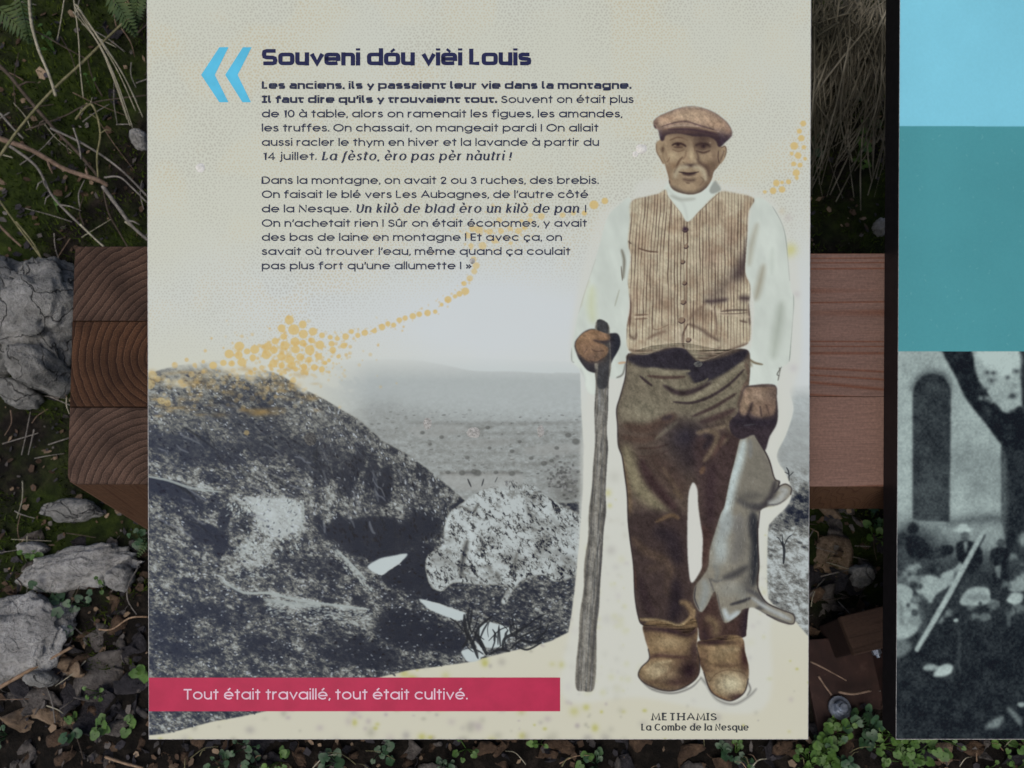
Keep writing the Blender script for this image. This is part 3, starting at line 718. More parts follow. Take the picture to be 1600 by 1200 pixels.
    for x, y, rx, ry, col, a in ((785, 1040, 105, 75, (186, 177, 148), .92), (720, 850, 90, 60, (150, 130, 100), .7), (868, 880, 34, 100, (56, 38, 38), .95), (600, 930, 30, 70, (70, 52, 46), .8), (640, 960, 40, 20, (84, 64, 52), .7), (760, 930, 110, 16, (92, 72, 58), .75), (700, 790, 120, 16, (58, 44, 42), .8), (830, 1120, 70, 26, (58, 42, 42), .9), (620, 860, 30, 60, (110, 88, 68), .6), (650, 1000, 26, 70, (132, 112, 88), .6)):
        c.bl(x, y, rx, ry, col, a)
    for pts, w, col, a in (([(650, 1030), (690, 980), (760, 955), (860, 970)], 8, (104, 84, 66), .7), ([(580, 790), (700, 782), (760, 750)], 26, (54, 40, 42), .85), ([(790, 720), (840, 760), (850, 790)], 18, (140, 118, 90), .7), ([(700, 900), (780, 920), (840, 900)], 16, (112, 92, 72), .6), ([(640, 1040), (680, 1100), (760, 1135)], 14, (110, 80, 58), .7),
                           ([(630, 830), (640, 930)], 14, (116, 94, 74), .5), ([(740, 830), (830, 830)], 26, (160, 142, 112), .6)):
        c.st(pts, col, w, a)
    c.clip = None
    for pts, w in (([(240, 1020), (310, 1075), (430, 1096), (540, 1062), (600, 1005)], 13), ([(640, 1060), (700, 1135), (800, 1162), (890, 1115), (935, 1070)], 14), ([(600, 1000), (640, 1050)], 14), ([(880, 1020), (900, 1070), (880, 1110)], 12), ([(300, 1070), (430, 1082), (520, 1060)], 5)):
        c.st(pts, (104, 102, 98), w, .65)
    c.fr()
    # hare
    gr = (134, 128, 114)
    c.fill(HARE, gr, soft=.9)
    c.clip = c.mask(HARE, .7)
    c.fr(940, 540, 4)
    c.fill([(960, 560), (1090, 830), (1110, 880), (1040, 1000), (960, 1040), (860, 1000), (840, 900), (900, 700)], (116, 111, 100), .9, soft=8)
    for pts, w, col, a in (([(890, 600), (860, 720), (820, 850), (790, 990), (750, 1110)], 60, (184, 194, 190), .95), ([(930, 590), (930, 700)], 26, (122, 122, 118), .7), ([(980, 620), (1030, 720), (1060, 820)], 40, (116, 110, 100), .7), ([(1085, 850), (1060, 940), (1000, 1010), (940, 1010)], 40, (62, 58, 60), .85),
                           ([(850, 960), (920, 1000), (1000, 1000)], 40, (72, 70, 70), .7), ([(1120, 900), (1150, 910), (1100, 970), (1050, 985)], 40, (160, 160, 154), .9), ([(1110, 850), (1108, 880), (1080, 920)], 14, (58, 54, 58), .8), ([(1040, 995), (1100, 990), (1150, 960)], 9, (96, 94, 96), .7),
                           ([(1012, 645), (1050, 722), (1082, 830)], 8, (52, 48, 50), .8), ([(860, 1060), (840, 1160)], 60, (112, 110, 106), .6), ([(800, 1050), (770, 1180)], 70, (150, 155, 152), .8), ([(940, 1050), (950, 1200)], 60, (66, 65, 67), .85)):
        c.st(pts, col, w, min(1, a * 1.1), w * .5)
    c.bl(950, 850, 80, 50, (128, 122, 110), .6)
    c.bl(930, 940, 90, 30, (80, 77, 74), .6)
    c.fr(940, 800, 3.87)
    for pts, w, col, a in (([(920, 20), (930, 200), (925, 330), (915, 440)], 60, (46, 47, 51), .95), ([(760, 30), (720, 160), (720, 280)], 70, (148, 153, 149), .85), ([(840, 40), (830, 180), (800, 300)], 70, (112, 109, 104), .7), ([(680, 320), (700, 360), (690, 410)], 30, (118, 118, 112), .7),
                           ([(880, 330), (800, 380), (740, 400)], 46, (70, 68, 68), .85), ([(620, 420), (630, 480), (600, 590)], 50, (142, 144, 138), .9), ([(570, 450), (562, 520), (590, 590)], 10, (64, 60, 62), .8), ([(650, 400), (680, 480)], 10, (92, 88, 86), .7), ([(730, 480), (830, 470), (860, 520)], 70, (132, 130, 120), .9),
                           ([(780, 560), (850, 540), (900, 520)], 20, (62, 60, 62), .9), ([(740, 590), (770, 640), (830, 605)], 36, (178, 184, 182), .95), ([(880, 470), (940, 500), (980, 560), (930, 590)], 34, (80, 78, 78), .8), ([(910, 520), (1000, 580), (1090, 625), (1140, 650)], 26, (164, 166, 162), .9),
                           ([(940, 460), (1000, 545), (1090, 590)], 10, (58, 56, 60), .8), ([(930, 585), (1010, 625), (1140, 675)], 9, (84, 82, 84), .8), ([(660, 405), (690, 420), (730, 410)], 16, (92, 90, 88), .7), ([(700, 500), (720, 600), (740, 660)], 10, (88, 84, 82), .7)):
        c.st(pts, col, w, min(1, a * 1.1), w * .5)
    c.bl(725, 230, 46, 80, (172, 178, 173), .75)
    c.bl(700, 300, 40, 30, (150, 152, 146), .6)
    c.bl(850, 230, 50, 110, (96, 93, 88), .5)
    c.bl(770, 450, 70, 40, (146, 143, 132), .7)
    c.bl(880, 440, 40, 60, (70, 68, 68), .6)
    for q in range(260):
        x, y = rs.uniform(640, 940), rs.uniform(-250, 600)
        l = rs.uniform(14, 34)
        c.st([(x, y), (x - 3 + rs.uniform(-5, 5), y + l)], [(170, 170, 160), (84, 81, 78), (126, 122, 112)][rs.randint(3)], 3.2, .35, soft=2.5, sm=False)
    c.clip = None
    c.fr()
    for O_ in (TROUSERS[:18], BOOT_L[2:14], BOOT_R[6:13], HARE[2:11], HARE[14:26]):
        c.st(O_, (44, 36, 38), 2.2, .7, soft=1.2, tp=.2)
    # hands
    c.fill(HAND_R, (58, 50, 54), soft=.9)
    c.fr(940, 540, 4)
    c.clip = c.mask([((x - 940) * 4, (y - 540) * 4) for x, y in HAND_R], .7)
    c.fill([(895, 272), (930, 254), (1076, 252), (1090, 330), (1080, 420), (1040, 440), (1000, 452), (960, 440), (930, 425), (900, 440), (870, 425), (862, 380), (880, 320)], (128, 106, 89), .95, soft=1.5)
    for x, y, rx, ry, col, a in ((980, 310, 80, 45, (150, 129, 110), .9), (900, 370, 40, 60, (150, 128, 106), .9), (970, 420, 40, 40, (138, 116, 98), .9), (1040, 400, 40, 60, (112, 92, 80), .8), (1070, 300, 40, 60, (96, 82, 76), .6)):
        c.bl(x, y, rx, ry, col, a)
    for pts, w, col, a in (([(940, 360), (920, 420), (900, 450)], 20, (50, 42, 46), .9), ([(990, 380), (1000, 440)], 12, (70, 58, 56), .8), ([(1030, 370), (1050, 440)], 10, (84, 68, 62), .7), ([(830, 480), (900, 470), (1000, 480), (1090, 470)], 50, (44, 40, 47), .9), ([(900, 255), (1090, 252)], 12, (74, 66, 64), .7), ([(890, 500), (960, 490)], 8, (76, 74, 78), .7)):
        c.st(pts, col, w, a)
    c.clip = None
    c.fr()
    c.fill(HAND_L, (50, 48, 53), soft=.9)
    # stick
    c.fill(STICK, (124, 119, 109), soft=.7)
    c.clip = c.mask(STICK, .6)
    for dx, col, w, a in ((-10, (74, 72, 70), 4, .7), (10, (60, 59, 60), 5, .8), (-3, (140, 138, 132), 4, .6), (3, (96, 96, 94), 3, .7)):
        c.st([(940 + dx, 580), (939 + dx, 700), (933 + dx, 820), (925 + dx, 920), (917 + dx, 1010), (913 + dx, 1078)], col, w, a)
    for q in range(110):
        y = rs.uniform(590, 1070)
        x = np.interp(y, [580, 700, 820, 920, 1010, 1078], [940, 939, 933, 925, 917, 913]) + rs.uniform(-11, 11)
        c.st([(x, y), (x - 1.5, y + rs.uniform(10, 34))], [(66, 66, 66), (150, 148, 142), (84, 84, 84)][rs.randint(3)], 1.4, .6, soft=.7)
    c.st([(941, 498), (942, 522), (944, 560), (941, 600)], (54, 54, 57), 18, .9, soft=2, tp=.1)
    c.st([(936, 585), (938, 640)], (84, 86, 88), 6, .5)
    c.clip = None
    c.fr(870, 280, 3.53)
    c.clip = c.mask([((x - 870) * 3.53, (y - 280) * 3.53) for x, y in HAND_L], .7)
    c.fill([(104, 905), (125, 868), (165, 840), (205, 828), (262, 848), (292, 862), (288, 888), (236, 896), (262, 915), (284, 934), (276, 968), (240, 996), (196, 1006), (150, 990), (114, 945)], (138, 107, 81), .95, soft=1.)
    for x, y, rx, ry, col, a in ((170, 870, 50, 30, (160, 128, 98), .8), (150, 930, 50, 50, (134, 106, 84), .9), (220, 930, 50, 30, (132, 105, 84), .9), (250, 862, 40, 16, (140, 112, 90), .8), (200, 985, 56, 30, (104, 84, 72), .85), (240, 960, 30, 30, (110, 90, 76), .7)):
        c.bl(x, y, rx, ry, col, a)
    for pts, w, col, a in (([(205, 888), (250, 898), (300, 890)], 14, (54, 46, 48), .9), ([(190, 935), (215, 950), (260, 945)], 8, (84, 66, 58), .7), ([(120, 985), (170, 1040), (215, 1060)], 26, (50, 48, 52), .85), ([(180, 1000), (220, 1010), (260, 985)], 9, (66, 56, 54), .7), ([(310, 860), (335, 900), (310, 980)], 44, (42, 44, 52), .95), ([(150, 960), (170, 930)], 8, (90, 72, 62), .6)):
        c.st(pts, col, w, a)
    c.clip = None
    c.fr()
    # head
    skin = (164, 147, 124)
    c.fill(FACE, skin, soft=.8)
    c.fr(1000, 150, 7.5)
    c.clip = c.mask([((x - 1000) * 7.5, (y - 150) * 7.5) for x, y in FACE], .6)
    for pts, w, col, a in (([(888, 760), (862, 880), (810, 1010), (720, 1100)], 110, (112, 95, 84), .8), ([(300, 820), (330, 930), (360, 1040)], 40, (136, 116, 98), .8), ([(280, 560), (270, 700), (300, 790)], 24, (140, 122, 102), .6), ([(350, 1060), (440, 1110), (560, 1150), (680, 1140), (790, 1070)], 50, (72, 63, 64), .85),
                           ([(900, 560), (930, 660), (900, 760)], 36, (150, 132, 112), .6)):
        c.st(pts, col, w, a)
    c.st([(290, 470), (420, 450), (600, 480), (780, 490), (900, 540)], (104, 87, 78), 70, .6)
    c.bl(560, 560, 50, 40, (172, 156, 132), .6)
    c.bl(860, 860, 90, 150, (112, 95, 83), .6)
    for x, y, rx, ry, col, a in ((455, 575, 105, 62, (112, 93, 80), .9), (725, 585, 135, 88, (88, 73, 67), .95), (740, 500, 120, 46, (84, 70, 66), .8), (600, 660, 34, 90, (184, 168, 142), .8), (560, 750, 50, 36, (160, 140, 118), .7), (655, 765, 26, 24, (196, 182, 156), .9), (505, 765, 24, 20, (176, 160, 134), .8),
                                 (380, 720, 70, 60, (184, 168, 142), .7), (840, 700, 70, 60, (172, 154, 130), .8), (400, 820, 60, 50, (134, 112, 92), .8), (780, 820, 70, 60, (118, 98, 84), .7), (590, 810, 80, 30, (74, 62, 62), .95), (560, 1060, 100, 50, (176, 158, 134), .8), (700, 1000, 60, 60, (140, 122, 104), .6),
                                 (430, 980, 50, 50, (152, 134, 114), .6), (850, 530, 50, 46, (130, 112, 98), .6), (320, 500, 50, 60, (160, 142, 120), .7)):
        c.bl(x, y, rx, ry, col, a)
    for pts, w, col, a in (([(350, 520), (430, 486), (500, 492), (560, 520)], 20, (110, 90, 78), .85), ([(375, 578), (415, 558), (470, 556), (520, 576), (538, 592)], 24, (60, 47, 48), .9), ([(395, 596), (440, 602), (500, 598)], 14, (84, 67, 62), .8), ([(380, 625), (450, 650), (520, 630)], 14, (118, 98, 84), .8),
                           ([(650, 580), (705, 560), (785, 566), (822, 590)], 28, (60, 48, 50), .9), ([(660, 640), (740, 665), (820, 640)], 22, (84, 68, 64), .85), ([(690, 636), (740, 645), (790, 632)], 8, (142, 124, 108), .8), ([(620, 540), (640, 600), (640, 650)], 14, (112, 94, 80), .7),
                           ([(500, 715), (455, 770), (425, 850), (405, 900)], 26, (104, 84, 72), .85), ([(670, 740), (720, 800), (790, 850), (800, 930)], 40, (86, 70, 66), .85), ([(350, 715), (335, 750), (315, 775)], 12, (116, 96, 80), .8), ([(520, 785), (500, 770)], 12, (110, 92, 78), .8),
                           ([(560, 835), (480, 838), (432, 885), (412, 950)], 44, (194, 186, 164), .95), ([(630, 832), (705, 848), (750, 900), (768, 980)], 46, (196, 188, 166), .95), ([(580, 850), (620, 850)], 20, (160, 146, 124), .7), ([(455, 890), (520, 900), (600, 904), (690, 888)], 14, (58, 46, 50), .95),
                           ([(500, 906), (570, 920), (650, 904)], 30, (52, 40, 46), .95), ([(500, 945), (590, 950), (680, 935)], 14, (172, 152, 130), .7), ([(510, 975), (570, 990), (640, 985)], 34, (88, 73, 68), .9), ([(540, 1015), (580, 1025)], 18, (100, 84, 76), .7), ([(710, 950), (745, 990), (700, 1050)], 16, (112, 96, 84), .6),
                           ([(262, 600), (268, 650)], 30, (92, 74, 66), .85), ([(192, 560), (196, 650), (240, 735), (275, 790)], 14, (126, 108, 94), .8), ([(215, 560), (225, 640), (250, 690)], 20, (176, 160, 138), .7), ([(920, 640), (915, 720), (930, 790)], 14, (84, 68, 66), .85), ([(950, 610), (995, 590), (1012, 640), (990, 720)], 12, (96, 80, 74), .8),
                           ([(985, 640), (965, 700), (940, 760)], 20, (100, 84, 78), .7), ([(960, 640), (970, 680)], 22, (160, 144, 128), .7), ([(885, 820), (910, 850)], 20, (150, 132, 114), .6)):
        c.st(pts, col, w, a)
    c.bl(446, 570, 24, 20, (50, 40, 44), .95)
    c.bl(745, 588, 28, 24, (54, 43, 48), .95)
    c.bl(408, 582, 9, 7, (150, 136, 118), .6)
    c.bl(822, 548, 9, 7, (176, 164, 146), .8)
    c.bl(870, 700, 40, 140, (120, 102, 90), .55)
    c.bl(330, 900, 40, 90, (128, 108, 92), .5)
    c.st([(300, 640), (320, 720), (350, 800)], (138, 118, 100), 26, .5)
    c.st([(540, 640), (530, 700), (505, 745)], (128, 108, 92), 22, .6)
    c.st([(660, 640), (680, 700), (690, 745)], (96, 80, 73), 26, .65)
    c.st([(420, 700), (440, 690), (480, 670)], (150, 130, 110), 14, .5)
    c.bl(605, 715, 24, 60, (200, 184, 156), .85)
    c.bl(585, 775, 60, 22, (170, 150, 126), .6)
    c.bl(390, 690, 50, 40, (192, 176, 149), .7)
    c.bl(560, 500, 60, 30, (150, 132, 112), .6)
    c.st([(340, 990), (350, 1030)], (70, 60, 60), 18, .8)
    c.clip = None
    # cap
    c.fr()
    c.fill(CAP, (66, 55, 62), soft=.9)
    c.fr(1000, 150, 7.5)
    c.clip = c.mask([((x - 1000) * 7.5, (y - 150) * 7.5) for x, y in CAP], .6)
    c.fill([(150, 330), (160, 280), (330, 180), (560, 110), (760, 130), (930, 220), (1100, 400), (1090, 440), (980, 428), (850, 402), (700, 376), (560, 372), (400, 376), (280, 392), (200, 408)], (176, 150, 126), soft=6)
    for x, y, rx, ry, col, a in ((560, 220, 200, 60, (184, 160, 134), .7), (300, 260, 120, 40, (172, 142, 118), .7), (900, 330, 120, 60, (166, 138, 114), .7), (640, 130, 160, 14, (196, 182, 162), .6), (1030, 400, 40, 40, (142, 116, 98), .7), (190, 320, 30, 40, (130, 106, 94), .7)):
        c.bl(x, y, rx, ry, col, a)
    for pts, w, col, a in (([(250, 360), (340, 330), (430, 308), (520, 300), (600, 312), (690, 342), (820, 380), (890, 408)], 16, (92, 74, 74), .85), ([(430, 300), (520, 290), (600, 300)], 22, (118, 96, 84), .6), ([(290, 378), (420, 350), (560, 345), (680, 362)], 18, (172, 150, 132), .8), ([(170, 370), (260, 385), (330, 372)], 16, (140, 116, 104), .8),
                           ([(700, 372), (820, 400), (930, 420)], 14, (160, 138, 122), .7), ([(165, 345), (190, 385)], 20, (84, 68, 70), .8), ([(330, 395), (560, 390), (760, 420), (900, 450)], 24, (70, 55, 66), .7)):
        c.st(pts, col, w, a)
    c.bl(560, 425, 150, 24, (92, 74, 72), .6)
    c.clip = None
    c.fr()
    fm = c.mask(FACE, .8)[..., None]
    c.a *= 1 - fm * np.array((.05, .08, .12), np.float32)
    # mottled print grain of the old photograph
    gm = np.maximum.reduce([c.mask(Q, 1.) for Q in (TROUSERS, VEST, BOOT_L, BOOT_R, HARE, HAND_L, HAND_R, FACE, CAP, STICK)])
    gm = gm * (1 - c.mask(GAP, 1.))
    g1 = (fbm(X, Y, 7, 5, 140, .9, 1.6, .75) - .5) * .62 + (fbm(X, Y, 2.2, 2, 150) - .5) * .20
    lowc = 1 - .6 * c.mask(FACE, 1.) - .65 * c.mask(HARE, 1.) - .45 * vm
    c.a *= (1 + g1 * gm * lowc)[..., None].astype(np.float32)
    wm = np.maximum(c.mask(SLEEVE_L, 1.), c.mask(SLEEVE_R, 1.)) * (1 - gm)
    c.a *= (1 + (fbm(X, Y, 30, 4, 160, 1.3, 2.) - .55) * .16 * wm)[..., None].astype(np.float32)
    # banner and blue quotation marks are printed inks too
    n = fbm(X, Y, 40, 3, 120)
    c.fill(BANNER, (180, 56, 84), soft=.4, sm=False)
    # faint scuffs
    for q in range(26):
        x, y = rs.uniform(240, 1255), rs.uniform(10, 1140)
        c.st([(x, y), (x + rs.uniform(-5, 5), y + rs.uniform(-5, 5))], (206, 206, 200), .8, .35, soft=.6)
    return c


def paint_second():
    c = Canvas(1396, -70, 2450, 1164, 1.0, (128, 196, 214))
    X, Y = c.X, c.Y
    rs = np.random.RandomState(5)
    c.fill([(1390, 197), (2460, 199), (2460, 549), (1390, 549)], (80, 146, 152), soft=.4, sm=False)
    t = Canvas(1396, -70, 2450, 1164, 1.0, (168, 168, 168))
    tn = lambda v: (v, v, v)
    t.fr(1380, 530, 1.791)
    t.fill([(20, 490), (360, 500), (2200, 480), (2200, 620), (20, 640)], tn(150), soft=8)
    t.bl(240, 350, 90, 60, tn(132), .7)
    t.bl(270, 420, 60, 30, tn(140), .7)
    t.bl(60, 330, 20, 150, tn(176), .6)
    t.bl(215, 440, 26, 50, tn(184), .7)
    t.fill([(82, 505), (82, 150), (92, 122), (112, 102), (140, 96), (166, 104), (184, 126), (190, 152), (186, 510)], tn(58), soft=1.2, sm=False)
    t.st([(88, 140), (110, 112), (140, 103), (168, 112), (184, 140)], tn(38), 26, .8)
    t.bl(130, 440, 40, 60, tn(82), .6)
    t.st([(188, 512), (300, 500), (360, 498)], tn(70), 22, .7)
    t.fill([(330, 290), (332, 500), (350, 620), (430, 640), (430, 20), (380, 30), (390, 200), (370, 250)], tn(44), soft=1.5, sm=False)
    t.st([(338, 320), (340, 560)], tn(120), 14, .7)
    t.fill([(165, 20), (240, 20), (262, 100), (300, 160), (345, 205), (390, 190), (400, 300), (340, 300), (290, 240), (235, 170), (205, 110)], tn(34), soft=1.5)
    t.fill([(270, 30), (375, 30), (378, 90), (320, 105), (280, 70)], tn(202), soft=3)
    for q in range(26):
        t.bl(rs.uniform(270, 380), rs.uniform(90, 220), rs.uniform(6, 14), rs.uniform(4, 8), tn(rs.choice([60, 150, 165])), .8)
    # crowd
    t.fill([(20, 560), (200, 570), (330, 600), (2200, 560), (2200, 1200), (20, 1200)], tn(60), soft=12)
    t.fill([(20, 860), (120, 800), (240, 740), (360, 760), (2200, 760), (2200, 1200), (20, 1200)], tn(40), .9, soft=12)
    F = lambda pts, v, a=.95, sf=1.3: t.fill(pts, tn(v), a, sf)
    E = lambda x, y, rx, ry, v, a=.95, ro=0.: t.bl(x, y, rx, ry, tn(v), a, ro, 2)
    E(55, 560, 17, 20, 52)
    F([(20, 590), (45, 578), (75, 590), (80, 640), (20, 640)], 70)
    E(84, 528, 17, 19, 34)                       # dark seated man, head and jacket
    F([(66, 560), (80, 548), (104, 552), (132, 580), (138, 600), (110, 612), (70, 604)], 34)
    F([(112, 604), (150, 582), (190, 575), (196, 596), (160, 612), (130, 616)], 44)
    E(222, 533, 25, 8, 198)                      # white hat
    E(224, 524, 14, 9, 196)
    E(229, 550, 13, 13, 92)
    F([(206, 570), (240, 562), (270, 580), (280, 610), (262, 640), (226, 640), (206, 606)], 34)
    F([(226, 570), (236, 566), (232, 596)], 150)
    E(328, 558, 10, 14, 150)
    E(330, 570, 13, 13, 70)
    F([(300, 594), (322, 580), (350, 586), (356, 612), (340, 640), (304, 628)], 32)
    E(30, 640, 34, 22, 62)
    F([(20, 650), (60, 640), (92, 660), (70, 690), (24, 690)], 96)
    F([(22, 700), (70, 690), (96, 730), (112, 780), (80, 830), (24, 830)], 172)
    F([(40, 720), (60, 760), (50, 810)], 110, .7, 3)
    F([(90, 690), (120, 660), (160, 668), (182, 690), (150, 712), (130, 740), (100, 716)], 176)
    F([(100, 712), (130, 740), (118, 790), (100, 770)], 60, .8, 2)
    E(150, 640, 24, 16, 48)
    F([(160, 660), (200, 640), (216, 622), (222, 650), (190, 690)], 168)
    E(205, 668, 10, 26, 84, .7)
    E(252, 640, 18, 18, 44)
    F([(215, 740), (236, 700), (276, 692), (310, 706), (318, 730), (270, 744)], 176)
    F([(230, 720), (270, 712), (300, 724), (260, 732)], 108, .7, 2)
    E(285, 668, 22, 18, 46)
    F([(296, 690), (312, 640), (340, 630), (352, 680), (346, 740), (318, 744)], 42)
    F([(312, 640), (330, 634), (326, 670)], 140, .8)
    F([(346, 690), (372, 664), (396, 676), (400, 700), (366, 706)], 160)
    F([(346, 728), (366, 708), (392, 714), (384, 738), (352, 742)], 190)
    E(384, 640, 18, 16, 50)
    F([(20, 846), (60, 838), (80, 860), (60, 884), (24, 888)], 128, .8, 2.5)
    E(110, 800, 14, 40, 92, .6)
    F([(112, 918), (130, 908), (150, 912), (158, 920), (140, 926), (118, 926)], 168)
    F([(140, 940), (160, 914), (184, 908), (196, 916), (190, 934), (164, 944)], 198)
    E(204, 786, 7, 6, 186)
    E(352, 784, 7, 22, 104, .7)
    F([(284, 1090), (300, 1070), (330, 1054), (338, 1062), (320, 1086)], 132, .9, 2)
    F([(346, 1034), (356, 1030), (386, 1062), (388, 1080), (376, 1074)], 140, .8, 2)
    E(388, 1022, 12, 7, 168)
    E(214, 890, 5, 60, 72, .5)
    for q in range(46):
        x, y = rs.uniform(24, 395), rs.uniform(596, 800)
        if 190 < x < 290 and y < 640:
            continue
        r = rs.uniform(5, 11)
        v = rs.choice([36, 48, 60, 150, 168, 182])
        if v < 100:
            E(x, y, r, r * 1.1, v, .8)
            F([(x - r * 1.6, y + r * 2.6), (x - r, y + r), (x + r, y + r), (x + r * 1.7, y + r * 2.4), (x, y + r * 3.2)], v + (0 if rs.rand() < .5 else 80), .7)
        else:
            t.fill([(x - r * 1.5, y + r * 1.4), (x - r * .6, y - r), (x + r * .9, y - r * .5), (x + r * 1.3, y + r * 1.1), (x + r * .2, y + r * .6)], tn(v * .92), .6, 2., False)
    t.st([(95, 868), (180, 722), (280, 540)], tn(178), 13, .95, sm=False, tp=.2, soft=3)
    for q in range(70):
        x = rs.uniform(400, 2000)
        y = rs.uniform(530, 820)
        t.bl(x, y, rs.uniform(14, 30), rs.uniform(16, 36), tn(rs.choice([34, 50, 120, 165])), .8, rs.uniform(-.6, .6), 2)
    t.st([(95, 868), (180, 722), (280, 540)], tn(176), 15, .95, sm=False, tp=.2, soft=4)
    t.st([(103, 872), (190, 728), (285, 548)], tn(40), 6, .8, sm=False, tp=.2)
    t.st([(205, 790), (215, 850), (190, 960)], tn(74), 8, .6)
    val = blur(t.a[..., 0], 1.1) + (fbm(X, Y, 16, 4, 8) - .5) * 38 + (fbm(X, Y, 3, 2, 18) - .5) * 34
    f = np.clip((val - 30) / 170, 0, 1)[..., None]
    land = np.array((30, 34, 38), np.float32) * (1 - f) + np.array((178, 192, 186), np.float32) * f
    c.a *= (1 + (fbm(X, Y, 120, 4, 44) - .5) * .07 + (fbm(X, Y, 2.5, 2, 45) - .5) * .03)[..., None].astype(np.float32)
    M = (Y > 549).astype(np.float32)[..., None]
    c.a += (land - c.a) * M
    for q in range(60):
        x, y = rs.uniform(1400, 1605), rs.uniform(200, 540)
        c.st([(x, y), (x + rs.uniform(-3, 3), y + rs.uniform(-4, 4))], (150, 190, 192), .7, .5, soft=.6)
    return c


# ---- drawn lettering -------------------------------------------------------------------
SQ = [2.0]


def arc(cx, cy, rx, ry, a0, a1, n=16):
    out = []
    p = 2 / SQ[0]
    for i in range(n + 1):
        a = math.radians(a0 + (a1 - a0) * i / n)
        ca, sa = math.cos(a), math.sin(a)
        out.append((cx + rx * math.copysign(abs(ca) ** p, ca), cy + ry * math.copysign(abs(sa) ** p, sa)))
    return out


def glyph(ch, tech=False, ital=False):
    """centre-line strokes of a letter; x-height 1; returns (advance, strokes, dots)"""
    A, Cp, D = (1.46, 1.40, -.5) if tech else ((1.4, 1.3, -.42) if ital else (1.46, 1.38, -.44))
    S, dots = [], []
    O = lambda: arc(.5, .5, .5, .5, 0, 360, 24)
    acc = {'é': ('e', 1), 'è': ('e', -1), 'ê': ('e', 2), 'à': ('a', -1), 'ù': ('u', -1), 'û': ('u', 2), 'ò': ('o', -1), 'ó': ('o', 1), 'ô': ('o', 2), 'ç': ('c', 3)}
    if ch in acc:
        b, k = acc[ch]
        adv, S, dots = glyph(b, tech, ital)
        S = list(S)
        m = adv / 2
        if k == 1:
            S.append([(m - .08, 1.3), (m + .18, 1.58)])
        elif k == -1:
            S.append([(m + .08, 1.3), (m - .18, 1.58)])
        elif k == 2:
            S.append([(m - .24, 1.28), (m, 1.54), (m + .24, 1.28)])
        else:
            S.append([(m, 0), (m + .06, -.14), (m + .1, -.26), (m - .1, -.32)])
        return adv, S, dots
    arch = lambda x0, w: arc(x0 + w / 2, .58, w / 2, .42, 180, 0, 12) + [(x0 + w, 0)]
    if ch == 'a':
        if tech:
            return .82, [[(.1, 1), (.55, 1), (.74, .95), (.82, .8), (.82, 0)], [(.82, .55), (.2, .55), (.06, .5), (0, .28), (.06, .05), (.2, 0), (.82, 0)]], []
        return 1, [O(), [(1, 1), (1, 0)]], []
    if ch == 'b': return 1, [O(), [(0, A), (0, 0)]], []
    if ch == 'c': return .88, [arc(.5, .5, .5, .5, 42, 318)], []
    if ch == 'd': return 1, [O(), [(1, A), (1, 0)]], []
    if ch == 'e': return 1, [[(.02, .5), (1, .5)], arc(.5, .5, .5, .5, 0, 318 if not tech else 300)], []
    if ch == 'f':
        if ital: return .45, [[(.62, A - .05), (.5, A), (.36, A - .1), (.26, .9), (.12, -.2), (0, D), (-.14, D + .04)], [(0, 1), (.48, 1)]], []
        return .5, [[(.55, A), (.36, A - .02), (.22, A - .12), (.18, A - .32), (.18, 0)], [(0, 1), (.5, 1)]], []
    if ch == 'g': return 1, [O(), [(1, 1), (1, -.05)] + arc(.5, -.05, .5, .4, 0, -150, 10)], []
    if ch == 'h': return .8, [[(0, A), (0, 0)], arch(0, .8)], []
    if ch == 'i': return 0, [[(0, 1), (0, 0)]], [(0, 1.47)]
    if ch == 'j': return .08, [[(.08, 1), (.08, -.22), (.02, -.36), (-.14, D)]], [(.08, 1.47)]
    if ch == 'k': return .72, [[(0, A), (0, 0)], [(.66, 1), (.02, .38)], [(.24, .58), (.74, 0)]], []
    if ch == 'l':
        if tech: return .22, [[(0, A), (0, .2), (.06, .04), (.24, 0)]], []
        return 0, [[(0, A), (0, 0)]], []
    if ch == 'm': return 1.36, [[(0, 1), (0, 0)], arch(0, .68), arch(.68, .68)], []
    if ch == 'n': return .8, [[(0, 1), (0, 0)], arch(0, .8)], []
    if ch == 'o': return 1, [O()], []
    if ch == 'p': return 1, [O(), [(0, 1), (0, D)]], []
    if ch == 'q': return 1, [O(), [(1, 1), (1, D)]], []
    if ch == 'r': return .42, [[(0, 1), (0, 0)], [(0, .6), (.1, .86), (.26, .99), (.44, 1)]], []
    if ch == 's':
        if tech: return .72, [[(.7, 1), (.15, 1), (.02, .92), (0, .76), (.03, .6), (.15, .53), (.58, .5), (.7, .42), (.72, .26), (.7, .08), (.58, 0), (.02, 0)]], []
        return .6, [smooth_pts([(.58, .84), (.45, .97), (.27, 1), (.07, .88), (.06, .68), (.3, .53), (.55, .4), (.6, .2), (.45, .03), (.25, 0), (.08, .06), (0, .2)], False, 3)], []
    if ch == 't':
        if tech: return .56, [[(0, 1), (.58, 1)], [(.16, 1), (.16, .2), (.22, .05), (.36, 0), (.56, 0)]], []
        if ital: return .42, [[(-.2, 1), (.6, 1)], [(.22, 1.3), (.12, .3), (.14, .06), (.28, 0), (.42, .1)]], []
        return .46, [[(0, 1), (.46, 1)], [(.23, 1.32), (.23, 0)]], []
    if ch == 'u': return .8, [[(0, 1)] + arc(.4, .42, .4, .42, 180, 360, 12) + [(.8, 1)], [(.8, .6), (.8, 0)]], []
    if ch == 'v': return .84, [[(0, 1), (.42, 0), (.84, 1)]], []
    if ch == 'y': return .84, [[(0, 1), (.43, .02)], [(.84, 1), (.26, D)]], []
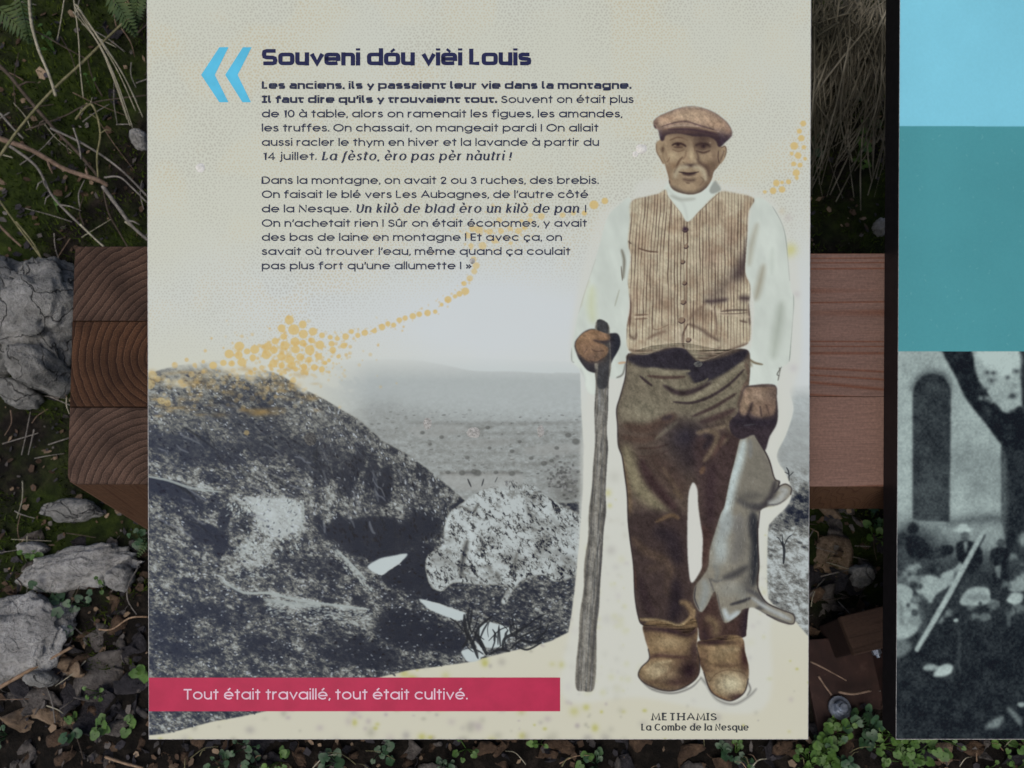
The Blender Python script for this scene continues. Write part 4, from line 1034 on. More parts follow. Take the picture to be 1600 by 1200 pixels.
    if ch == 'S':
        if tech: return .95, [[(.93, Cp), (.2, Cp), (.05, Cp - .1), (0, 1.0), (.05, .75), (.2, .67), (.75, .65), (.9, .56), (.95, .34), (.9, .08), (.75, 0), (0, 0)]], []
        return .78, [smooth_pts([(.74, 1.08), (.58, 1.26), (.36, 1.3), (.1, 1.15), (.08, .88), (.38, .68), (.7, .52), (.78, .26), (.58, .04), (.34, 0), (.12, .08), (0, .26)], False, 3)], []
    if ch == 'L' and ital: return .8, [[(.1, Cp), (.1, 0)], [(-.12, .03), (.8, .03), (.86, .34)], [(-.1, Cp), (.34, Cp)]], []
    if ch == 'L': return .62, [[(0, Cp), (0, 0), (.62, 0)]], []
    if ch == 'I':
        if tech: return .5, [[(.25, Cp), (.25, 0)], [(0, Cp), (.5, Cp)], [(0, 0), (.5, 0)]], []
        return 0, [[(0, Cp), (0, 0)]], []
    if ch == 'D': return 1.05, [[(0, 0), (0, Cp), (.4, Cp)] + arc(.4, Cp / 2, .65, Cp / 2, 90, -90, 14) + [(0, 0)]], []
    if ch == 'O': return 1.36, [arc(.68, Cp / 2, .68, Cp / 2, 0, 360, 28)], []
    if ch == 'C': return 1.2, [arc(.68, Cp / 2, .68, Cp / 2, 45, 315, 20)], []
    if ch == 'A': return 1.16, [[(0, 0), (.58, Cp), (1.16, 0)], [(.22, .44), (.94, .44)]], []
    if ch == 'E': return .62, [[(.62, Cp), (0, Cp), (0, 0), (.62, 0)], [(0, .68), (.56, .68)]], []
    if ch == 'N': return .96, [[(0, 0), (0, Cp), (.96, 0), (.96, Cp)]], []
    if ch == 'U': return .94, [[(0, Cp)] + arc(.47, .46, .47, .46, 180, 360, 12) + [(.94, Cp)]], []
    if ch == 'M': return 1.16, [[(0, 0), (.1, Cp), (.58, .12), (1.06, Cp), (1.16, 0)]], []
    if ch == 'T': return .8, [[(0, Cp), (.8, Cp)], [(.4, Cp), (.4, 0)]], []
    if ch == 'H': return .92, [[(0, Cp), (0, 0)], [(.92, Cp), (.92, 0)], [(0, .68), (.92, .68)]], []
    if ch == '1': return .3, [[(0, 1.2), (.26, Cp), (.26, 0)]], []
    if ch == '0': return .8, [arc(.4, Cp / 2, .4, Cp / 2, 0, 360, 24)], []
    if ch == '4': return .86, [[(.62, 0), (.62, Cp), (0, .34), (.86, .34)]], []
    if ch == '2': return .72, [smooth_pts([(0, .95), (.1, 1.2), (.36, 1.3), (.64, 1.15), (.66, .88), (.4, .5), (0, 0)], False, 3) + [(.74, 0)]], []
    if ch == '3': return .7, [smooth_pts([(.04, 1.05), (.16, 1.26), (.36, 1.3), (.6, 1.14), (.56, .82), (.3, .7)], False, 3), smooth_pts([(.3, .7), (.62, .58), (.7, .32), (.54, .05), (.3, 0), (.08, .08), (0, .28)], False, 3)], []
    if ch == '.': return 0, [], [(0, .03)]
    if ch == ',': return .02, [[(.04, .08), (-.06, -.24)]], []
    if ch in "'’": return .04, [[(.06, 1.36), (0, 1.02)]], []
    if ch == '!': return 0, [[(0, Cp), (0, .34)]], [(0, .03)]
    if ch == '»': return .7, [[(0, .9), (.3, .5), (0, .1)], [(.36, .9), (.66, .5), (.36, .1)]], []
    return .45, [], []


def lettering(text, x0, x1, base, xh, wt, style='sans'):
    """quads (list of 4-point polygons, in face coordinates) of one line of writing"""
    tech, ital, serif = style == 'tech', style == 'ital', style in ('ital', 'serif')
    SQ[0] = 5.0 if tech else 2.0
    gap = {'sans': .34, 'tech': .43, 'ital': .46, 'serif': .44}[style]
    nar = {'sans': 1, 'tech': 1, 'ital': .74, 'serif': .8}[style]
    pen, items = 0., []
    for ch in text:
        if ch == ' ':
            pen += .5
            continue
        adv, S, dots = glyph(ch, tech, ital)
        adv, S, dots = adv * nar, [[(p[0] * nar, p[1]) for p in q] for q in S], [(p[0] * nar, p[1]) for p in dots]
        bump = gap * (.85 if ch in "vyA.,'’" else 1)
        items.append((pen, ch, S, dots))
        pen += adv + bump
    width = pen - gap
    sx = (x1 - x0 - wt) / (width * xh) if width > .05 else 1.
    quads = []
    wt0 = wt
    shear = .2 if ital else 0
    tf = lambda p, o: (x0 + wt0 / 2 + ((p[0] + o) * sx + shear * p[1]) * xh, base - wt0 * .5 * (0 if serif else 1) - p[1] * (xh - (0 if serif else wt0)) * (1 if p[1] <= 1 or serif or tech is False else 1))
    for o, ch, S, dots in items:
        S = list(S)
        if serif:
            for s_ in list(S):
                for e, nx in ((s_[0], s_[1]), (s_[-1], s_[-2])):
                    if abs(e[0] - nx[0]) < .3 and abs(e[1] - nx[1]) > .25 and (e[1] <= .01 or e[1] >= .98) and ch not in 'oceg,!0':
                        S.append([(e[0] - (.19 if e[1] > .5 or not ital else .05), e[1]), (e[0] + (.19 if e[1] < .5 or not ital and e[1] > 1.1 else .0), e[1] + (.05 if ital and e[1] < .5 else 0))])
        for s_ in S:
            pts = [tf(p, o) for p in s_]
            pts = [p for i, p in enumerate(pts) if i == 0 or math.hypot(p[0] - pts[i - 1][0], p[1] - pts[i - 1][1]) > .02]
            n = len(pts)
            if n < 2:
                continue
            wt = wt0 * (.6 if tech and s_[0][1] > 1.2 and s_[-1][1] > 1.2 and ch in 'éèêàùûòóô' else (.8 if tech and s_[0][1] > 1.2 and s_[-1][1] > 1.2 and not ch in 'ISL' else 1))
            closed = math.hypot(pts[0][0] - pts[-1][0], pts[0][1] - pts[-1][1]) < .05
            L, R = [], []
            for i in range(n):
                if closed:
                    a, b = pts[(i - 1) if i > 0 else n - 2], pts[(i + 1) if i < n - 1 else 1]
                else:
                    a, b = pts[max(i - 1, 0)], pts[min(i + 1, n - 1)]
                dx, dy = b[0] - a[0], b[1] - a[1]
                l = math.hypot(dx, dy) or 1
                dx, dy = dx / l, dy / l
                # mitre
                c0 = pts[max(i - 1, 0)] if not closed or i > 0 else pts[n - 2]
                d0 = (pts[i][0] - c0[0], pts[i][1] - c0[1])
                l0 = math.hypot(*d0) or 1
                cosm = abs(d0[0] / l0 * dx + d0[1] / l0 * dy) if l0 > .01 and (closed or 0 < i < n - 1) else 1
                w = wt
                if serif:
                    w = wt * (.5 + .5 * dy * dy)
                elif tech:
                    w = wt * (.86 + .14 * abs(dy))
                h = w / 2 / max(cosm, .55)
                p = pts[i]
                if not closed and i in (0, n - 1) and not serif:
                    e = wt * .5 * (1 if abs(dy) < .3 or abs(dx) < .3 else .3) * (-1 if i == 0 else 1)
                    if abs(dx) > abs(dy) and n > 2:
                        e *= .3
                    p = (p[0] + dx * e, p[1] + dy * e)
                L.append((p[0] - dy * h, p[1] + dx * h))
                R.append((p[0] + dy * h, p[1] - dx * h))
            for i in range(n - 1):
                quads.append((L[i], L[i + 1], R[i + 1], R[i]))
        for d in dots:
            x, y = tf(d, o)
            r = wt0 * (.62 if not serif else .5)
            if tech:
                r, q_ = wt0 * .5, (wt0 * .25 if d[1] > 1 else wt0 * .5)
                y = base - (xh * 1.30 - q_) if d[1] > 1 else y
                quads.append(((x - r, y - q_), (x + r, y - q_), (x + r, y + q_), (x - r, y + q_)))
            else:
                quads.append(tuple((x + r * math.cos(a * math.pi / 4), y + r * math.sin(a * math.pi / 4)) for a in range(8)))
    return quads
# ---------------------------------------------------------------- PAINT END

# ------------------------------------------------------------------ scene helpers
def lin(c):
    c = np.asarray(c, np.float32) / 255
    return np.where(c <= .04045, c / 12.92, ((c + .055) / 1.055) ** 2.4)


INK_GAIN, INK_VEIL = np.array((.965, 1.01, 1.0), np.float32), .010


def ink(c):                                     # printed colour -> reflectance of the ink
    return np.clip((lin(c) - INK_VEIL) * INK_GAIN, .004, .9)


def rgba(c):
    return (float(c[0]), float(c[1]), float(c[2]), 1.0)


def ray(px, py):
    return FW + RT_ * ((px - 800) / FOC) - UP * ((py - 600) / FOC)


EPS = R(.475)                                   # the board leans a touch towards the lens at its top
PC = CAM + FW * .72
PV = (UP * math.cos(EPS) - FW * math.sin(EPS)).normalized()
PN = (-FW * math.cos(EPS) - UP * math.sin(EPS)).normalized()


def pan(px, py, out=0.0):
    """a point of the sloping board plane, 'out' metres above its face"""
    d = ray(px, py)
    o = PC + PN * out
    return CAM + d * ((o - CAM).dot(PN) / d.dot(PN))


def pan_px(p):                                  # inverse: photo coordinates of a point
    d = p - CAM
    t = d.dot(FW)
    return 800 + FOC * d.dot(RT_) / t, 600 - FOC * d.dot(UP) / t


ROOT = {}


def base_of(p):
    while p.parent:
        p = p.parent
    return Vector(p.location)


def tag(o, label=None, cat=None, group=None, kind=None):
    if label: o["label"] = label
    if cat: o["category"] = cat
    if group: o["group"] = group
    if kind: o["kind"] = kind
    return o


def thing(name, loc, label, cat, group=None):
    o = bpy.data.objects.new(name, None)
    o.empty_display_size = .05
    COL.objects.link(o)
    o.location = loc
    return tag(o, label, cat, group)


def mesh(name, verts, faces, mats, parent=None, uvs=None, midx=None, smooth=False, origin=None):
    b = Vector((0, 0, 0))
    if parent is not None:
        b = base_of(parent)
    elif origin is not None:
        b = Vector(origin)
    me = bpy.data.meshes.new(name)
    me.from_pydata([tuple(Vector(v) - b) for v in verts], [], faces)
    if not isinstance(mats, (list, tuple)):
        mats = [mats]
    for m in mats:
        me.materials.append(m)
    if midx is not None:
        me.polygons.foreach_set("material_index", midx)
    if uvs is not None:
        ul = me.uv_layers.new(name="UVMap")
        li = np.empty(len(me.loops), np.int32)
        me.loops.foreach_get("vertex_index", li)
        ul.data.foreach_set("uv", np.asarray(uvs, np.float32)[li].ravel())
    if smooth:
        me.polygons.foreach_set("use_smooth", [True] * len(me.polygons))
    me.update()
    o = bpy.data.objects.new(name, me)
    COL.objects.link(o)
    if parent is not None:
        o.parent = parent
    elif origin is not None:
        o.location = b
    return o


class MB:
    def __init__(s):
        s.v, s.f = [], []

    def tube(s, pts, radii, sides=6, cap=True):
        pts = [Vector(p) for p in pts]
        b = len(s.v)
        n = len(pts)
        ref = Vector((.3, .5, .81))
        for i, p in enumerate(pts):
            t = (pts[min(i + 1, n - 1)] - pts[max(i - 1, 0)]).normalized()
            a = t.cross(ref)
            if a.length < .1:
                a = t.cross(Vector((1, 0, 0)))
            a.normalize()
            c = t.cross(a)
            r = radii[i] if isinstance(radii, (list, tuple)) else radii
            for k in range(sides):
                q = 2 * math.pi * k / sides
                s.v.append(p + (a * math.cos(q) + c * math.sin(q)) * r)
        for i in range(n - 1):
            for k in range(sides):
                k2 = (k + 1) % sides
                s.f.append((b + i * sides + k, b + i * sides + k2, b + (i + 1) * sides + k2, b + (i + 1) * sides + k))
        if cap:
            s.f.append(tuple(b + k for k in range(sides))[::-1])
            s.f.append(tuple(b + (n - 1) * sides + k for k in range(sides)))

    def poly(s, pts):
        b = len(s.v)
        s.v += [Vector(p) for p in pts]
        s.f.append(tuple(range(b, b + len(pts))))

    def grid(s, P):                              # P[i][j] points
        b = len(s.v)
        n, m = len(P), len(P[0])
        for row in P:
            s.v += [Vector(p) for p in row]
        for i in range(n - 1):
            for j in range(m - 1):
                s.f.append((b + i * m + j, b + i * m + j + 1, b + (i + 1) * m + j + 1, b + (i + 1) * m + j))

    def build(s, name, mats, parent=None, smooth=False, origin=None, uvs=None):
        return mesh(name, s.v, s.f, mats, parent, uvs, None, smooth, origin)


# ------------------------------------------------------------------ materials
def mat(name, rough=.8, spec=.3):
    m = bpy.data.materials.new(name)
    m.use_nodes = True
    nt = m.node_tree
    b = nt.nodes["Principled BSDF"]
    b.inputs["Roughness"].default_value = rough
    b.inputs["Specular IOR Level"].default_value = spec
    return m, nt, b


def N(nt, typ, **kw):
    n = nt.nodes.new(typ)
    for k, v in kw.items():
        if isinstance(getattr(n, k, None), bpy.types.bpy_prop_collection) or k == 'inp':
            for kk, vv in v.items():
                n.inputs[kk].default_value = vv
        else:
            setattr(n, k, v)
    return n


def ramp(nt, stops):
    r = nt.nodes.new("ShaderNodeValToRGB")
    while len(r.color_ramp.elements) < len(stops):
        r.color_ramp.elements.new(.5)
    for e, (p, c) in zip(r.color_ramp.elements, stops):
        e.position = p
        e.color = rgba(c)
    return r


def noisy(name, stops, scale=20., detail=6., rough=.85, spec=.25, bump=.0, bscale=None, bdist=.004, coord="Object", rghn=.6, stretch=None):
    m, nt, b = mat(name, rough, spec)
    tc = nt.nodes.new("ShaderNodeTexCoord")
    src = tc.outputs[coord]
    if stretch:
        mp = N(nt, "ShaderNodeMapping", inp={"Scale": stretch})
        nt.links.new(src, mp.inputs[0])
        src = mp.outputs[0]
    n = N(nt, "ShaderNodeTexNoise", inp={"Scale": scale, "Detail": detail, "Roughness": rghn})
    nt.links.new(src, n.inputs["Vector"])
    r = ramp(nt, stops)
    nt.links.new(n.outputs[0], r.inputs[0])
    nt.links.new(r.outputs[0], b.inputs["Base Color"])
    if bump:
        n2 = N(nt, "ShaderNodeTexNoise", inp={"Scale": bscale or scale * 3, "Detail": 8., "Roughness": .7})
        nt.links.new(src, n2.inputs["Vector"])
        bp = N(nt, "ShaderNodeBump", inp={"Strength": bump, "Distance": bdist})
        nt.links.new(n2.outputs[0], bp.inputs["Height"])
        nt.links.new(bp.outputs[0], b.inputs["Normal"])
    return m


def print_mat(name, cv):
    """the printed laminate: the painted artwork under a satin clear skin"""
    img = bpy.data.images.new(name, cv.w, cv.h, float_buffer=True)
    px = np.ones((cv.h, cv.w, 4), np.float32)
    px[..., :3] = ink(cv.a)
    img.pixels.foreach_set(px[::-1].ravel())
    img.update()
    img.pack()
    m, nt, b = mat(name, .36, .07)
    t = nt.nodes.new("ShaderNodeTexImage")
    t.image = img
    t.extension = 'EXTEND'
    t.interpolation = 'Cubic'
    tc = nt.nodes.new("ShaderNodeTexCoord")
    # thin film of dust on the laminate
    n = N(nt, "ShaderNodeTexNoise", inp={"Scale": 900., "Detail": 3., "Roughness": .7})
    nt.links.new(tc.outputs["Object"], n.inputs["Vector"])
    r = ramp(nt, [(.52, (0, 0, 0)), (.9, (.05, .05, .05))])
    nt.links.new(n.outputs[0], r.inputs[0])
    mx = N(nt, "ShaderNodeMix", data_type='RGBA')
    mx.inputs[7].default_value = (.5, .5, .47, 1)
    nt.links.new(r.outputs[0], mx.inputs[0])
    nt.links.new(t.outputs[0], mx.inputs[6])
    nt.links.new(mx.outputs[2], b.inputs["Base Color"])
    n2 = N(nt, "ShaderNodeTexNoise", inp={"Scale": 60., "Detail": 4.})
    nt.links.new(tc.outputs["Object"], n2.inputs["Vector"])
    mr = N(nt, "ShaderNodeMapRange", inp={"To Min": .28, "To Max": .48})
    nt.links.new(n2.outputs[0], mr.inputs[0])
    nt.links.new(mr.outputs[0], b.inputs["Roughness"])
    return m


def ink_mat(name, c):
    k = ink(c)
    m = noisy(name, [(.35, k * .93), (.65, np.clip(k * 1.07, 0, 1))], 60., 4., .38, .12)
    return m


def flat(k, f):
    return tuple(x * f for x in k)


M_NAVY = ink_mat("navy_ink", (44, 47, 78))
M_NAVY2 = ink_mat("dark_text_ink", (52, 56, 76))
M_BLUE = ink_mat("sky_blue_ink", (92, 186, 218))
M_RED = ink_mat("crimson_ink", (178, 48, 78))
M_PALE = ink_mat("pale_lettering_ink", (222, 186, 200))
M_GREYINK = ink_mat("grey_lettering_ink", (66, 68, 70))
M_CORE = noisy("dark_laminate_core", [(.3, (.006, .005, .006)), (.7, (.013, .011, .012))], 200., 4., .5, .3)
M_EDGE = noisy("worn_board_edge", [(.3, (.20, .19, .19)), (.7, (.5, .49, .47))], 300., 4., .6, .3)


def wood_end(name, dark, light, line):
    m, nt, b = mat(name, .85, .15)
    tc = nt.nodes.new("ShaderNodeTexCoord")
    w = N(nt, "ShaderNodeTexWave", wave_type='RINGS', rings_direction='SPHERICAL', wave_profile='SAW',
          inp={"Scale": 2.7, "Distortion": 4.2, "Detail": 4., "Detail Scale": .55, "Detail Roughness": .6})
    nt.links.new(tc.outputs["UV"], w.inputs["Vector"])
    r = ramp(nt, [(0, dark), (.45, light), (.8, light), (.9, line), (.97, dark)])
    nt.links.new(w.outputs["Fac"], r.inputs[0])
    n = N(nt, "ShaderNodeTexNoise", inp={"Scale": 45., "Detail": 5., "Roughness": .75})
    nt.links.new(tc.outputs["UV"], n.inputs["Vector"])
    r2 = ramp(nt, [(.3, (.35, .35, .38)), (.52, (.95, .9, .85)), (.68, (1.2, 1.15, 1.1)), (.78, (2.4, 2.2, 2.0))])
    nt.links.new(n.outputs[0], r2.inputs[0])
    mx = N(nt, "ShaderNodeMix", data_type='RGBA', blend_type='MULTIPLY')
    mx.inputs[0].default_value = 1
    nt.links.new(r.outputs[0], mx.inputs[6])
    nt.links.new(r2.outputs[0], mx.inputs[7])
    n3 = N(nt, "ShaderNodeTexNoise", inp={"Scale": 1.6, "Detail": 3.})
    nt.links.new(tc.outputs["UV"], n3.inputs["Vector"])
    r3 = ramp(nt, [(.35, (.6, .58, .56)), (.65, (1.15, 1.1, 1.05))])
    nt.links.new(n3.outputs[0], r3.inputs[0])
    mx2 = N(nt, "ShaderNodeMix", data_type='RGBA', blend_type='MULTIPLY')
    mx2.inputs[0].default_value = 1
    nt.links.new(mx.outputs[2], mx2.inputs[6])
    nt.links.new(r3.outputs[0], mx2.inputs[7])
    nt.links.new(mx2.outputs[2], b.inputs["Base Color"])
    bp = N(nt, "ShaderNodeBump", inp={"Strength": .5, "Distance": .001})
    nt.links.new(n.outputs[0], bp.inputs["Height"])
    nt.links.new(bp.outputs[0], b.inputs["Normal"])
    return m


def wood_side(name, basec, linec, scale=1.6, stretch=(.06, 1, 1), dist=1.2, rings=False, offs=(0, 0, 0)):
    m, nt, b = mat(name, .8, .2)
    tc = nt.nodes.new("ShaderNodeTexCoord")
    mp = N(nt, "ShaderNodeMapping", inp={"Scale": stretch, "Location": offs})
    nt.links.new(tc.outputs["UV"], mp.inputs[0])
    # growth lines: contour lines of a stretched noise, so their spacing wanders as in sawn timber
    w = N(nt, "ShaderNodeTexNoise", inp={"Scale": scale, "Detail": 1.2, "Roughness": .4, "Distortion": dist * .1})
    nt.links.new(mp.outputs[0], w.inputs["Vector"])
    st_ = [(0, flat(basec, .92))]
    lr = random.Random(int(scale * 100))
    pos = .24
    while pos < .78 and len(st_) < 28:
        st_ += [(pos, flat(basec, lr.uniform(.95, 1.08))), (pos + .010, linec), (pos + .017, flat(basec, .9))]
        pos += lr.uniform(.034, .085)
    r = ramp(nt, st_)
    nt.links.new(w.outputs[0], r.inputs[0])
    mp2 = N(nt, "ShaderNodeMapping", inp={"Scale": (.9, 26, 1)})
    nt.links.new(tc.outputs["UV"], mp2.inputs[0])
    n = N(nt, "ShaderNodeTexNoise", inp={"Scale": 2.5, "Detail": 6., "Roughness": .65})
    nt.links.new(mp2.outputs[0], n.inputs["Vector"])
    r2 = ramp(nt, [(.25, (.68, .68, .70)), (.75, (1.22, 1.2, 1.18))])
    nt.links.new(n.outputs[0], r2.inputs[0])
    mx = N(nt, "ShaderNodeMix", data_type='RGBA', blend_type='MULTIPLY')
    mx.inputs[0].default_value = 1
    nt.links.new(r.outputs[0], mx.inputs[6])
    nt.links.new(r2.outputs[0], mx.inputs[7])
    n4 = N(nt, "ShaderNodeTexNoise", inp={"Scale": 22., "Detail": 3., "Roughness": .6})
    nt.links.new(tc.outputs["UV"], n4.inputs["Vector"])
    r4 = ramp(nt, [(.3, (.8, .8, .82)), (.7, (1.1, 1.1, 1.1)), (.8, (1.7, 1.6, 1.5))])
    nt.links.new(n4.outputs[0], r4.inputs[0])
    mx3 = N(nt, "ShaderNodeMix", data_type='RGBA', blend_type='MULTIPLY')
    mx3.inputs[0].default_value = 1
    nt.links.new(mx.outputs[2], mx3.inputs[6])
    nt.links.new(r4.outputs[0], mx3.inputs[7])
    nt.links.new(mx3.outputs[2], b.inputs["Base Color"])
    bp = N(nt, "ShaderNodeBump", inp={"Strength": .4, "Distance": .001})
    nt.links.new(n.outputs[0], bp.inputs["Height"])
    nt.links.new(bp.outputs[0], b.inputs["Normal"])
    return m


# ------------------------------------------------------------------ ground (one sheet to the horizon)
def sst(a, b, x):
    t = np.clip((x - a) / (b - a), 0, 1)
    return t * t * (3 - 2 * t)


def height(x, y):
    x = np.asarray(x, float)
    y = np.asarray(y, float)
    h = .50 * sst(.42, 1.45, y) + .9 * sst(1.3, 4., y)
    h = h + .05 * np.exp(-((x + .72) / .3) ** 2) * sst(.3, .6, y)
    wob = np.where(np.abs(x) + np.abs(y) < 6, 1, 0)
    h = h + wob * (.05 * (fbm(x * 1.0 + 50, y + 50, .35, 4, 3) - .5) + .022 * (fbm(x + 50, y + 50, .05, 3, 13) - .5))
    return h


def ground_pt(px, py, lift=0.0):
    d = ray(px, py)
    ts = np.arange(.75, 2.6, .004)
    zs = CAM.z + d.z * ts
    hs = height(d.x * ts, d.y * ts) + lift
    k = int(np.argmax(zs < hs)) if np.any(zs < hs) else len(ts) - 1
    return CAM + d * float(ts[k])


def axis(lo, hi, n, far):
    a = list(np.linspace(lo, hi, n))
    s = (hi - lo) / n
    out = []
    while hi < far:
        s *= 1.6
        hi += s
        out.append(hi)
    left = []
    s = (a[1] - a[0])
    while lo > -far:
        s *= 1.6
        lo -= s
        left.append(lo)
    return np.array(left[::-1] + a + out)


gx, gy = axis(-1.25, 1.25, 210, 150), axis(-.3, 1.7, 190, 150)
GX, GY = np.meshgrid(gx, gy)
GZ = height(GX, GY)
gv = np.stack([GX, GY, GZ], -1).reshape(-1, 3)
nx = len(gx)
gf = [(j * nx + i, j * nx + i + 1, (j + 1) * nx + i + 1, (j + 1) * nx + i) for j in range(len(gy) - 1) for i in range(nx - 1)]
M_SOIL, nt, b = mat("damp_soil_and_moss", .95, .15)
tc = nt.nodes.new("ShaderNodeTexCoord")
n1 = N(nt, "ShaderNodeTexNoise", inp={"Scale": 5., "Detail": 7., "Roughness": .65})
n2 = N(nt, "ShaderNodeTexNoise", inp={"Scale": 55., "Detail": 6., "Roughness": .7})
for n in (n1, n2):
    nt.links.new(tc.outputs["Object"], n.inputs["Vector"])
soil = ramp(nt, [(.3, (.003, .0028, .0024)), (.5, (.008, .0065, .005)), (.7, (.024, .019, .015))])
moss = ramp(nt, [(.3, (.006, .010, .002)), (.5, (.015, .024, .004)), (.72, (.035, .050, .008))])
nt.links.new(n2.outputs[0], soil.inputs[0])
nt.links.new(n2.outputs[0], moss.inputs[0])
msk = ramp(nt, [(.42, (0, 0, 0)), (.56, (1, 1, 1))])
sep = nt.nodes.new("ShaderNodeSeparateXYZ")
nt.links.new(tc.outputs["Object"], sep.inputs[0])
far_ = N(nt, "ShaderNodeMapRange", inp={"From Min": .06, "From Max": .2})
nt.links.new(sep.outputs[1], far_.inputs[0])
mul_ = N(nt, "ShaderNodeMath", operation='MULTIPLY')
nt.links.new(n1.outputs[0], mul_.inputs[0])
nt.links.new(far_.outputs[0], mul_.inputs[1])
nt.links.new(mul_.outputs[0], msk.inputs[0])
mx = N(nt, "ShaderNodeMix", data_type='RGBA')
nt.links.new(msk.outputs[0], mx.inputs[0])
nt.links.new(soil.outputs[0], mx.inputs[6])
nt.links.new(moss.outputs[0], mx.inputs[7])
nt.links.new(mx.outputs[2], b.inputs["Base Color"])
bp = N(nt, "ShaderNodeBump", inp={"Strength": .8, "Distance": .006})
nt.links.new(n2.outputs[0], bp.inputs["Height"])
nt.links.new(bp.outputs[0], b.inputs["Normal"])
g = mesh("ground", gv, gf, M_SOIL, smooth=True)
tag(g, kind="structure")

# ------------------------------------------------------------------ the timber carrying the boards
BACK = -.0275                                    # underside of the board bodies


def drop(p, z):                                  # straight down to height z
    return Vector((p.x, p.y, z))


M_END = [wood_end("sawn_end_grain_greyed", (.030, .018, .014), (.075, .048, .037), (.11, .078, .06)),
         wood_end("sawn_end_grain_russet", (.028, .013, .008), (.072, .037, .021), (.105, .062, .038)),
         wood_end("sawn_end_grain_pale", (.042, .027, .021), (.095, .063, .05), (.13, .092, .075))]
M_POST = wood_side("larch_post_side", (.105, .055, .030), (.06, .026, .014), 2.2, (1, .06, 1))
M_BEAM_A = wood_side("larch_beam_upper", (.160, .098, .077), (.125, .048, .026), .95, (.04, 1, 1), .4)
M_BEAM_B = wood_side("larch_beam_lower", (.180, .108, .083), (.130, .054, .032), .62, (.16, 1, 1), .5, False, (1.3, 4.0, 0))


def slab_of(name, outline, zend, cap_m, side_m, parent, c, out, centre_uv=100., cham=3.0):
    """timber whose sloping sawn top has the given outline (photo coords of that plane) and which runs straight down"""
    q = outline
    cx = sum(p[0] for p in q) / len(q)
    cy = sum(p[1] for p in q) / len(q)
    inn = []
    for x, y in q:
        l = math.hypot(x - cx, y - cy)
        inn.append((x - (x - cx) / l * cham, y - (y - cy) / l * cham))
    n = len(q)
    v = [pan(x, y, out) for x, y in inn]
    v += [pan(x, y, out - .0022) for x, y in q]
    v += [drop(pan(x, y, out - .0022), zend if not callable(zend) else zend(pan(x, y, out))) for x, y in q]
    uv = [((x - c[0]) / centre_uv, -(y - c[1]) / centre_uv) for x, y in inn + q] + [((x - c[0]) / centre_uv, -(y - c[1]) / centre_uv - 5) for x, y in q]
    f = [tuple(range(n))[::-1]]
    mi = [0]
    for i in range(n):
        j = (i + 1) % n
        f.append((i, j, n + j, n + i))
        mi.append(0)
        f.append((n + i, n + j, 2 * n + j, 2 * n + i))
        mi.append(1)
    return mesh(name, v, f, [cap_m, side_m], parent, uv, mi)


post = thing("timber_post", drop(pan(300, 600, BACK), 0), "thick glued timber post with sawn end grain showing left of the printed board", "post")


def lam(x0, xr, y0, y1, rnd=0):
    """outline of one lamination, from its left edge"""
    xl = lambda y: 117 - 11.5 * (y - 385) / 372
    pts = [(xr, y0)]
    if rnd == 1:
        pts += [(xl(y0) + 5, y0), (xl(y0) + 1, y0 + 4)]
    else:
        pts += [(xl(y0), y0)]
    for t in (.25, .5, .75):
        pts.append((xl(y0 + (y1 - y0) * t), y0 + (y1 - y0) * t))
    if rnd == 2:
        pts += [(xl(y1) + .5, y1 - 14), (xl(y1) + 4, y1 - 4), (xl(y1) + 14, y1)]
    else:
        pts += [(xl(y1), y1)]
    pts += [(xr, y1)]
    return pts


slab_of("lamination", lam(0, 452, 385, 501.6, 1), -.06, M_END[0], M_POST, post, (300, 580), BACK - .0004, cham=1.5)
slab_of("lamination", lam(0, 452, 502.4, 635.6), -.06, M_END[1], M_POST, post, (262, 556), BACK - .0008, cham=1.5)
slab_of("lamination", lam(0, 452, 636.4, 757, 2), -.06, M_END[2], M_POST, post, (245, 778), BACK - .0004, cham=2.5)

beam = thing("crossbeam", drop(pan(1320, 600, BACK), pan(1320, 760, BACK).z - .09), "pinkish brown timber crossbeam seen in the gap between the two printed boards", "beam")


def zb(p):
    return pan(1320, 760, BACK).z - .078


slab_of("lamination", [(456, 397), (1700, 396), (1700, 619.5), (456, 619.5)], zb, M_BEAM_A, M_POST, beam, (0, 395), BACK - .0006, cham=0)
slab_of("lamination", [(456, 620.3), (1700, 620.3), (1700, 760), (456, 760)], zb, M_BEAM_B, M_POST, beam, (0, 0), BACK - .0008, cham=0)
post2 = thing("timber_post", drop(pan(1860, 600, BACK), 0), "timber post hidden under the right printed board", "post")
slab_of("lamination", [(1702, 385), (2030, 385), (2030, 757), (1702, 757)], -.06, M_END[0], M_POST, post2, (1800, 560), BACK - .0004, cham=1.5)


